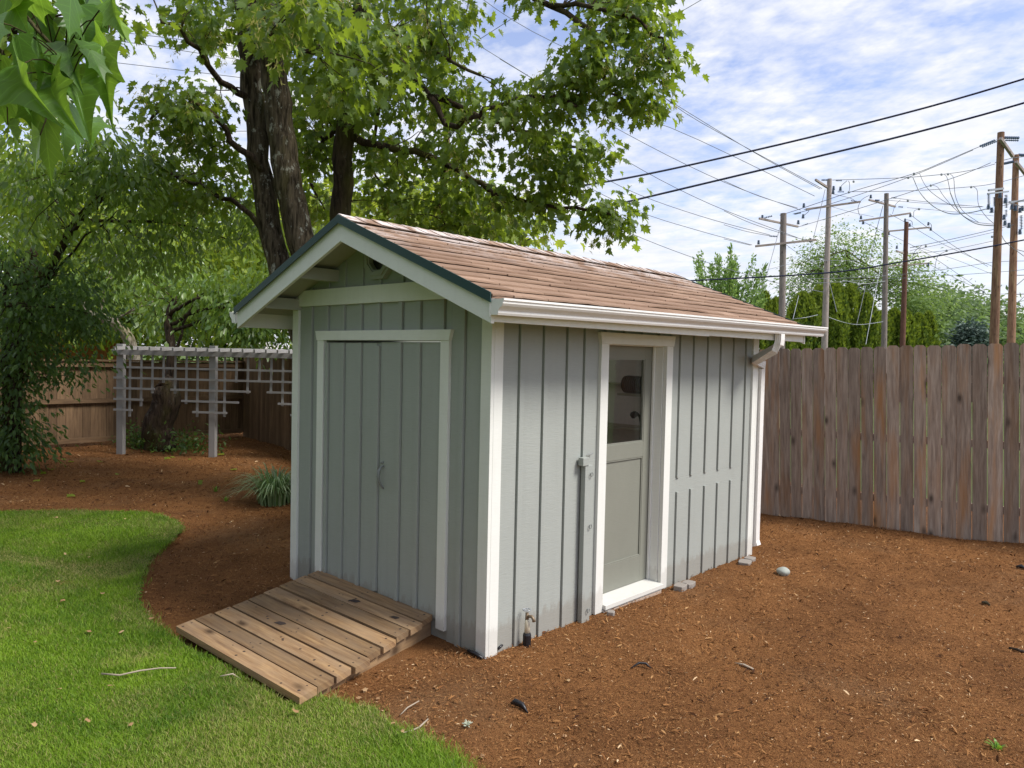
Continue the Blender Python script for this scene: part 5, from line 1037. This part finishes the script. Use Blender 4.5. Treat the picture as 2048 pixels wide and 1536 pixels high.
# lines among the poles (Z coordinates of the survey sheet)
D1 = 31
for pts, px in (([(740, 410, 37), (1200, 395, 35), (1500, 370, 33), (1700, 340, 32), (1850, 300, 31)], 1.2), ([(855, 490, 37), (1300, 482, 35), (1690, 455, 33), (1860, 430, 32), (2048, 380, 31)], 1.1), ([(380, 650, 34), (520, 607, 34), (900, 480, 33), (1300, 365, 32), (1500, 285, 31), (1700, 200, 30.5), (1870, 132, 30.8)], 1.3),
    ([(470, 642, 36), (720, 575, 35), (1250, 395, 32), (1700, 205, 30.5)], 1.2), ([(505, 730, 34), (700, 672, 35), (1030, 570, 34), (1400, 450, 33), (1640, 368, 32), (1820, 292, 31)], 1.2), ([(960, 700, 40), (1075, 755, 42), (1400, 920, 48), (1770, 1172, 60)], .9), ([(1130, 642, 40), (1240, 700, 42), (1500, 850, 48), (1880, 1020, 60)], .9),
    ([(1280, 652, 40), (1405, 745, 42), (1600, 880, 47), (1800, 1000, 55)], 1.0), ([(1410, 990, 42), (1600, 1090, 50), (1780, 1172, 60)], .9), ([(430, 1112, 34), (700, 1110, 36), (1000, 1090, 38), (1300, 1075, 36), (1850, 1040, 33), (2100, 1015, 32)], .9), ([(430, 1085, 34), (800, 1080, 36), (1150, 1060, 38), (1500, 1020, 36), (1850, 970, 34), (2100, 962, 32)], .9),
    ([(1270, 872, 42), (1560, 812, 37), (1850, 745, 32), (1980, 715, 31)], 1.2), ([(1270, 892, 42), (1560, 830, 37), (1900, 752, 32)], .9), ([(1260, 912, 42), (1520, 890, 37), (1900, 812, 32)], .9), ([(410, 840, 34), (490, 900, 33), (572, 948, 32), (700, 1040, 30), (760, 1100, 30)], .9), ([(0, 1095, 30), (300, 1020, 32), (560, 965, 34), (900, 960, 36)], .8),
    ([(0, 812, 30), (180, 855, 33)], 1.2), ([(0, 715, 30), (150, 760, 32), (320, 792, 33.6)], 1.2), ([(0, 620, 30), (200, 710, 32), (500, 805, 34), (590, 818, 34)], 1.2), ([(0, 415, 30), (240, 520, 32), (500, 600, 35)], 1.2),
    ([(740, 505, 37), (850, 530, 37), (890, 548, 37.2)], 1.0), ([(730, 590, 37), (880, 632, 39), (1020, 660, 40)], .8), ([(1170, 532, 40), (1300, 550, 38), (1500, 570, 35), (1760, 592, 31)], .9), ([(1120, 548, 40), (1400, 570, 36), (1760, 590, 31)], .8), ([(1250, 598, 40), (1500, 620, 36), (1840, 655, 32)], .8), ([(1330, 870, 42), (1600, 960, 48), (1850, 1060, 58)], .8), ([(1400, 1120, 45), (1700, 1180, 45), (1950, 1188, 38), (2100, 1185, 36)], .8),
    ([(1850, 600, 31), (1990, 560, 32.5), (2100, 530, 32)], 1.6), ([(1940, 560, 31), (2048, 600, 32), (2120, 640, 32)], 1.6), ([(2000, 885, 33), (2060, 900, 32)], 1.4), ([(1895, 785, 31), (1930, 840, 32), (2048, 930, 33)], 1.2), ([(1850, 290, 31), (1960, 262, 31), (2050, 250, 31)], 1.4), ([(1995, 1130, 33), (2100, 1040, 33)], 1.4), ([(1995, 1255, 33), (2100, 1160, 33)], 1.2), ([(1990, 1060, 33), (2100, 1058, 33)], 1.8), ([(1990, 1190, 33), (2100, 1186, 33)], 1.8)): wire(pts, px, label=next(LBL['L']))
for pts, px, mt in (([(1290, 390, 32.5), (1330, 480, 32.3), (1380, 545, 32), (1450, 602, 32), (1550, 640, 31.8), (1680, 632, 31.4), (1790, 607, 31)], 1.9, 'steel'), ([(1545, 497, 32), (1590, 600, 32), (1640, 660, 32), (1730, 710, 31.5), (1842, 722, 31)], 1.9, 'steel'), ([(1335, 365, 32.5), (1370, 440, 32), (1430, 505, 32), (1550, 580, 32), (1660, 597, 31.5), (1770, 592, 31)], 1.1, 'wire'),
    ([(1420, 445, 32.5), (1460, 460, 32.4), (1500, 520, 32), (1590, 620, 32), (1700, 690, 31.6), (1840, 712, 31)], 1.0, 'wire'), ([(1505, 372, 32.5), (1525, 400, 32), (1545, 497, 32)], 1.1, 'wire'), ([(1545, 370, 32.5), (1568, 400, 32), (1580, 520, 32), (1630, 620, 32), (1740, 700, 31.4)], 1.1, 'wire'), ([(1700, 455, 32), (1728, 480, 32), (1738, 580, 31.8), (1790, 660, 31.4), (1840, 705, 31)], 1.1, 'wire'),
    ([(990, 515, 40), (940, 545, 40), (915, 600, 40), (925, 650, 40)], 1.1, 'wire'), ([(1205, 545, 40), (1170, 580, 40), (1150, 640, 40)], .9, 'wire'), ([(1330, 607, 40), (1298, 622, 40), (1295, 660, 40)], 1.0, 'wire'), ([(1525, 892, 42), (1460, 930, 42), (1440, 1010, 42)], 1.0, 'wire'), ([(1350, 858, 42), (1300, 900, 42), (1285, 950, 42)], 1.0, 'wire'), ([(545, 610, 36.5), (580, 620, 36.5), (540, 655, 36.5)], 1.3, 'wire'), ([(840, 415, 37), (810, 440, 37), (790, 465, 37)], 1.2, 'wire'), ([(850, 415, 37), (858, 440, 37), (855, 488, 37)], 1.1, 'wire'), ([(1240, 680, 42), (1280, 690, 42), (1285, 720, 42)], 1.2, 'wire'), ([(1395, 700, 42), (1415, 715, 42), (1412, 742, 42)], 1.2, 'wire')):
    wire(pts, px, mt, next(LBL['J']), 'jumper_wire', 'looping jumper wires')
for pts, mt in (([(388, 712, 34), (290, 1065, 31)], 'wire'), ([(690, 475, 37), (640, 690, 36), (572, 950, 34)], 'wire'), ([(1085, 585, 40), (1040, 760, 40), (995, 985, 40)], 'wire'), ([(1088, 900, 40), (1030, 1200, 37), (968, 1532, 34)], 'steel'), ([(510, 1200, 34), (470, 1362, 31)], 'steel'), ([(968, 1130, 37), (905, 1400, 36)], 'wire'), ([(720, 1110, 37), (770, 1310, 36)], 'wire'), ([(480, 1357, 31), (560, 1348, 31), (640, 1330, 32)], 'steel'), ([(710, 1345, 34), (820, 1382, 34), (930, 1397, 34), (1085, 1377, 36)], 'steel'), ([(820, 1095, 35), (950, 1118, 36), (1100, 1100, 37)], 'steel')):
    wire(pts, 1.2, mt, next(LBL['G']), 'guy_wire', 'guy wires and service drops')
for x, y, d in ((1297, 367, 32.4), (1258, 394, 32.4), (1485, 372, 32.4), (1530, 370, 32.4), (1412, 447, 32.4), (1688, 458, 32.2), (1520, 892, 42), (1830, 797, 32), (885, 420, 37), (852, 493, 37), (1378, 860, 42), (1255, 550, 40), (1332, 608, 40), (1772, 1174, 60)):
    c = at(*Z(x, y), d); s = 2.2/FPX*d; m = MB(); m.lathe(c-np.array((0, 0, s)), [(s*.6, 0), (s, .5*s), (s, 1.5*s), (s*.6, 2*s)], 8); tag(m.build('wire_clamp', M['steel'], base=c), 'small grey clamp on one of the power lines', 'clamp', 'clamps on the power lines')

# ------------------------------------------------------------------ neighbour's cedar building behind the left fence
def neighbour():
    a = at(80, 640, 21); T = thing('neighbour_house', 'orange brown cedar clad building mostly hidden behind the left trees', 'house', (a[0], a[1], 0))
    p, q = at(20, 640, 21)[:2], at(235, 640, 23)[:2]; d = (q-p)/np.linalg.norm(q-p); n = np.array((-d[1], d[0])); Ln = np.linalg.norm(q-p); m = MB(); c = 5.0
    m.prism([(*p, 0), (*q, 0), (*q, 2.6), (*((p+q)/2), 3.5), (*p, 2.6)], (*(n*c), 0)); m.build('wall', wood_mat('cedar_siding', (.28, .10, .03), (.46, .19, .07), gs=18, knots=False), T)
    for s in (0, 1):
        e = p-d*.35 if s == 0 else q+d*.35; zc = 2.46; mid = (p+q)/2; m = MB()
        m.hexa([(*(e-n*.3), zc), (*(mid-n*.3), 3.52), (*(mid+n*(c+.3)), 3.52), (*(e+n*(c+.3)), zc), (*(e-n*.3), zc+.1), (*(mid-n*.3), 3.62), (*(mid+n*(c+.3)), 3.62), (*(e+n*(c+.3)), zc+.1)]); m.build('roof', M['felt'] if False else M['roof'], T)
neighbour()

# ------------------------------------------------------------------ small things
def blades(name, label, u, v, n, h, spread, mat, base_r=.12):
    c = on(u, v, 2, 0.0); c[2] = float(gh(c[0], c[1])); T = thing(name, label, 'plant', c); a = rng.uniform(0, 2*math.pi, n); V = []; F = []; k = 7; R = []
    for i in range(n):
        o = np.array((math.cos(a[i]), math.sin(a[i]), 0)); s = np.array((-o[1], o[0], 0)); b = c+o*rng.uniform(0, base_r); hh = h*rng.uniform(.55, 1.1); sp = spread*rng.uniform(.3, 1.1); w = rng.uniform(.006, .012); b0 = len(V)
        for j in range(k):
            t = j/(k-1); p = b+o*sp*t**1.6+np.array((0, 0, hh*(t*1.5-.75*t*t*(1+sp)))); ww = w*(1-t)**.6+.0008; V += [p-s*ww, p+s*ww]
        for j in range(k-1): F.append((b0+2*j, b0+2*j+1, b0+2*j+3, b0+2*j+2)); R.append(rng.random())
        for j in range(0): pass
    Fn = np.array(F); rr = np.array(R); rr = np.repeat(rng.random(n), k-1); np_mesh('leaves', np.array(V), Fn, M[mat], T, attrs={'rnd': rr}); return T
T = blades('daylily_clump', 'clump of grassy grey green blades beside the shed corner', 552, 1008, 340, .74, .55, 'tuft', .24)
for u, v, n, h, lab in ((432, 985, 9, .10, 'tiny yellow green sprouts in the mulch left of the daylily'), (452, 1003, 10, .09, 'small sprout cluster just below the daylily clump'), (1998, 1498, 10, .05, 'small bright green weed at the lower right in the mulch')): blades('sprout', lab, u, v, n, h, .05, 'near', .03)
# ground ivy at the dark trunk behind the trellis
for (u, v, d, r, lab) in ((285, 850, 15.2, .35, 'dark ground ivy left of the trunk behind the trellis'), (362, 868, 15.0, .5, 'dark ground ivy right of the trunk behind the trellis')):
    c = at(u, v, d); c[2] = .12; n = 700; P = c+rng.normal(0, 1, (n, 3))*np.array((r, r*.6, .16)); P[:, 2] = np.abs(P[:, 2]); b = (c[0], c[1], 0)
    tag(leaves('ground_ivy', T_SIM, P, rng.normal(0, 1, (n, 3))+(0, 0, .1), rng.normal(0, .5, (n, 3))+(0, 0, 1), rng.uniform(.07, .12, n), M['darkleaf'], base=b), lab, 'plant')
m = MB(); limb(m, [at(325, 905, 14.9)*(1, 1, 0), at(318, 850, 14.9), at(335, 800, 14.9), at(322, 765, 14.9)], .30, .24, 14, .14, 4, .02)
tag(m.build('old_trunk', M['bark_dark'], base=at(325, 905, 14.9)*(1, 1, 0), smooth=True), 'gnarled dark old trunk standing behind the trellis gap', 'tree trunk')
def rock(name, label, u, v, r, sq, mat, cat='stone', seed=0, grp=None, z=None):
    c = on(u, v, 2, 0.02); c[2] = float(gh(c[0], c[1])) if z is None else z; bm = bmesh.new(); bmesh.ops.create_icosphere(bm, subdivisions=3, radius=1); rs = np.random.default_rng(seed); k = rs.normal(0, 1, 6)
    for vv in bm.verts:
        p = vv.co; f = 1+.07*math.sin(3*p.x+k[0])+.06*math.sin(4*p.y+k[1])+.05*math.sin(5*p.z+k[2]); vv.co = Vector((p.x*f*r, p.y*f*r*sq[0], p.z*f*r*sq[1])); vv.co += Vector((c[0], c[1], c[2]+r*sq[1]*.55))
    me = bpy.data.meshes.new(name); bm.to_mesh(me); bm.free(); o = link_mesh(me, name, M[mat], None, (c[0], c[1], c[2]), True); return tag(o, label, cat, grp)
rock('round_stone', 'smooth pale green grey stone lying alone on the mulch', 1565, 1148, .062, (.85, .75), 'stone')
def paver(label, u, v, sx, sy, rot):
    c = on(u, v, 2, 0.03); m = MB(); h = .026; a = [(-1, -.5), (-.75, -1), (.75, -1), (1, -.5), (1, .5), (.75, 1), (-.75, 1), (-1, .5)]; cs, sn = math.cos(rot), math.sin(rot)
    m.prism([(c[0]+(x*sx*cs-y*sy*sn), c[1]+(x*sx*sn+y*sy*cs), -.03) for x, y in a], (0, 0, h+.03)); tag(m.build('paver', M['block'], base=(c[0], c[1], 0), bevel=.006), label, 'paver')
paver('front concrete paver of the pair by the side wall', 1361, 1168, .05, .07, .2); paver('rear concrete paver of the pair by the side wall', 1377, 1163, .05, .07, .1); paver('concrete paver at the foot of the far shed corner', 1490, 1121, .06, .08, .3); paver('thin paver just behind the far shed corner', 1500, 1114, .05, .06, .1); paver('small grey block by the side door casing foot', 1222, 1221, .03, .03, .5)
# spigot on its pipe
c = np.array((.075, .335, 0)); T = thing('water_spigot', 'old water spigot on a wrapped standpipe against the side wall', 'spigot', c)
m = MB(); m.lathe(c-(0, 0, .05), [(.030, 0), (.030, .12), (.024, .135)], 12); m.build('sleeve', M['black'], T, smooth=False)
m = MB(); m.tube([c+(0, 0, .08), c+(0, 0, .15), c+(-.004, 0, .18)], [.020, .018, .013], 12); m.build('pipe', M['pvc'], T, smooth=True)
m = MB(); m.tube([c+(-.004, 0, .17), c+(-.004, 0, .225)], [.014, .012], 10); m.tube([c+(0, 0, .20), c+(.03, .01, .205), c+(.045, .015, .185), c+(.048, .016, .17)], [.010, .012, .012, .013], 10); m.build('valve', M['brass'], T, smooth=True)
m = MB(); a = np.linspace(0, 2*math.pi, 15); w = c+(-.008, 0, .245); m.tube([w+(.028*math.cos(t), .028*math.sin(t), 0) for t in a], .0035, 6, cap=False)
for t in (0, 2.1, 4.2): m.tube([w, w+(.028*math.cos(t), .028*math.sin(t), 0)], .003, 5)
m.build('handwheel', M['steel'], T, smooth=True)
# bits of black edging, sticks, lichen, fallen leaves
def bit(name, label, cat, pts, r, mat, n=8, grp=None, wob=.1):
    k = []
    for u, v, z in pts: p = on(u, v, 2, .02); hz = lh(p[0], p[1]) if in_lawn(np.array([p[0]]), np.array([p[1]]))[0] else gh(p[0], p[1]); p[2] = float(hz)+z; k.append(p)
    m = MB(); m.tube(k, r, n, wob=wob); tag(m.build(name, M[mat], base=k[0], smooth=True), label, cat, grp)
bit('plastic_edging', 'curved black plastic edging scrap in front of the shed corner', 'edging', [(1022, 1405, .012), (1030, 1408, .028), (1044, 1412, .026), (1056, 1420, .006)], [.006, .018, .016, .003], 'black')
bit('plastic_edging', 'black edging scrap on mulch right of the spigot', 'edging', [(1262, 1334, .01), (1278, 1328, .03), (1292, 1329, .03), (1303, 1332, .01)], [.003, .008, .008, .003], 'black')
bit('plastic_edging', 'black edging stub at the left foot of the corner trim', 'edging', [(936, 1298, .02), (950, 1304, .025), (966, 1310, .01)], [.012, .014, .008], 'black')
bit('plastic_edging', 'black edging stub at the right foot of the corner trim', 'edging', [(996, 1296, .03), (1003, 1293, .04), (1006, 1288, .03)], [.009, .010, .006], 'black')
bit('dark_stick', 'dark stick poking in at the right edge on the mulch', 'stick', [(2018, 1292, .01), (2035, 1297, .015), (2060, 1302, .01)], [.008, .011, .010], 'bark_dark')
bit('dark_clod', 'dark clod on mulch near the right edge', 'clod', [(1964, 1206, .01), (1973, 1210, .02), (1980, 1212, .01)], [.008, .018, .007], 'bark_dark')
bit('dark_scrap', 'dark scrap on the mulch high at the right edge', 'clod', [(2032, 1135, .02), (2042, 1136, .03), (2056, 1139, .01)], [.012, .022, .012], 'black')
bit('wood_sliver', 'long pale wood sliver lying flat on the right mulch', 'wood scrap', [(1470, 1318, .008), (1488, 1323, .012), (1507, 1329, .008)], [.003, .009, .007], 'twig')
bit('dead_twig', 'long bent dry twig lying on the lawn left of the ramp', 'twig', [(203, 1364, .035), (240, 1369, .04), (280, 1362, .045), (320, 1358, .05), (352, 1357, .05)], [.006, .0055, .005, .004, .003], 'twig')
bit('dead_twig', 'short dry twig in the grass below the ramp corner', 'twig', [(440, 1368, .035), (465, 1365, .04), (484, 1361, .04)], [.003, .0045, .003], 'twig')
bit('dead_twig', 'forked pale twig at the lawn and mulch edge', 'twig', [(806, 1480, .02), (822, 1467, .03), (838, 1462, .035), (856, 1446, .04)], [.003, .005, .005, .004], 'twig')
bit('dead_twig', 'thin twig on the mulch above the forked twig', 'twig', [(800, 1428, .01), (815, 1415, .02), (838, 1406, .03)], [.002, .004, .003], 'twig')
c = on(935, 1450, 2, .02); c[2] = float(gh(c[0], c[1]))+.01; m = MB()
for i in range(26):
    a, e = random.uniform(0, 6.28), random.uniform(.1, 1.2); d = np.array((math.cos(a)*math.cos(e), math.sin(a)*math.cos(e), math.sin(e)))*random.uniform(.015, .035); m.tube([c, c+d*.6+rng.normal(0, .003, 3), c+d], [.004, .003, .0015], 5)
tag(m.build('lichen_tuft', M['lichen'], base=c, smooth=True), 'pale tuft of lichen lying on the brown mulch', 'lichen')
def fallen(px, mat, label, grp, size, hgt=.012):
    for (u, v) in px:
        p = on(u, v, 2, .03); il = bool(in_lawn(np.array([p[0]]), np.array([p[1]]))[0]); p[2] = float(lh(p[0], p[1])+.035 if il else gh(p[0], p[1])+hgt); P = p[None]
        tp = rng.normal(0, 1, (1, 3)); tp[0, 2] = .15; o = leaves('fallen_leaf', T_NEAR, P, tp, np.array([[rng.normal(0, .3), rng.normal(0, .3), 1]]), np.array([size*rng.uniform(.7, 1.2)]), M[mat], base=p); tag(o, label, 'leaf', grp)
fallen([(130, 1116), (116, 1169), (110, 1044), (106, 1043), (178, 1122), (248, 1045), (205, 1198), (180, 1274), (226, 1385), (180, 1460), (70, 1472), (72, 1296), (240, 1274), (302, 1250), (590, 1440), (612, 1462), (258, 1465), (122, 1394), (130, 1212), (22, 1266)], 'dry', 'small curled tan fallen leaf lying on the green lawn', 'dry leaves on the lawn', .032)
fallen([(726, 1370), (752, 1388), (870, 1368), (968, 1502), (1134, 1465), (1138, 1362), (802, 1478), (790, 1462), (870, 1470), (714, 1411), (722, 1402)], 'dry', 'small reddish tan fallen leaf lying on the front mulch', 'dry leaves on the mulch', .03)
fallen([(132, 918), (98, 938), (92, 944), (148, 922), (60, 928), (380, 918), (350, 912), (232, 946), (340, 917), (472, 938), (200, 922), (150, 986), (160, 960), (66, 962), (448, 909), (400, 965), (236, 1023)], 'bright', 'small yellow green fallen leaf on the shaded back mulch', 'fallen leaves under the left trees', .10)

# ------------------------------------------------------------------ unseen trees added behind the viewpoint, house side, to shade the shed's front
def shade_tree(i, x, y, r, z0, z1, n, lab):
    b = np.array((x, y, 0.)); T = thing('added_shade_tree', lab, 'tree', b, 'unseen shade trees added on the house side'); m = MB(); nd = limb(m, [b-(0, 0, .1), b+(.1, 0, z0), b+(0, .1, (z0+z1)/2), b+(.1, 0, z1*.9)], .2, .06, 10, .08); m.build('trunk', M['bark_dark'], T, smooth=True)
    u = rng.normal(0, 1, (n, 3)); u = unit(u)*rng.uniform(.35, 1, (n, 1))**.5; C = np.array((x, y, (z0+z1)/2))+u*np.array((r, r, (z1-z0)/2)); m = MB(); twigs(m, C, nd, .4, .02, 9); m.build('branches', M['bark_dark'], T, smooth=True)
    P, tip, nr, S, rr = spray_leaves(C, 26, .28, .30, .8); leaves('crown', T_OBL, P, tip, nr, S, M['darkleaf'], T, rnd=rr)
for a in ((0, -6.5, -9.0, 2.9, .5, 9.5, 210, 'unseen tree added for shade on the house side, far left'), (1, -2.0, -9.0, 2.9, .4, 9.0, 210, 'unseen tree added for shade on the house side, left of centre'), (2, 2.4, -9.2, 2.9, .5, 9.5, 210, 'unseen tree added for shade on the house side, right of centre'), (3, -11.0, -7.0, 2.6, .5, 8, 160, 'unseen tree added for shade on the house side by the side fence')): shade_tree(*a)
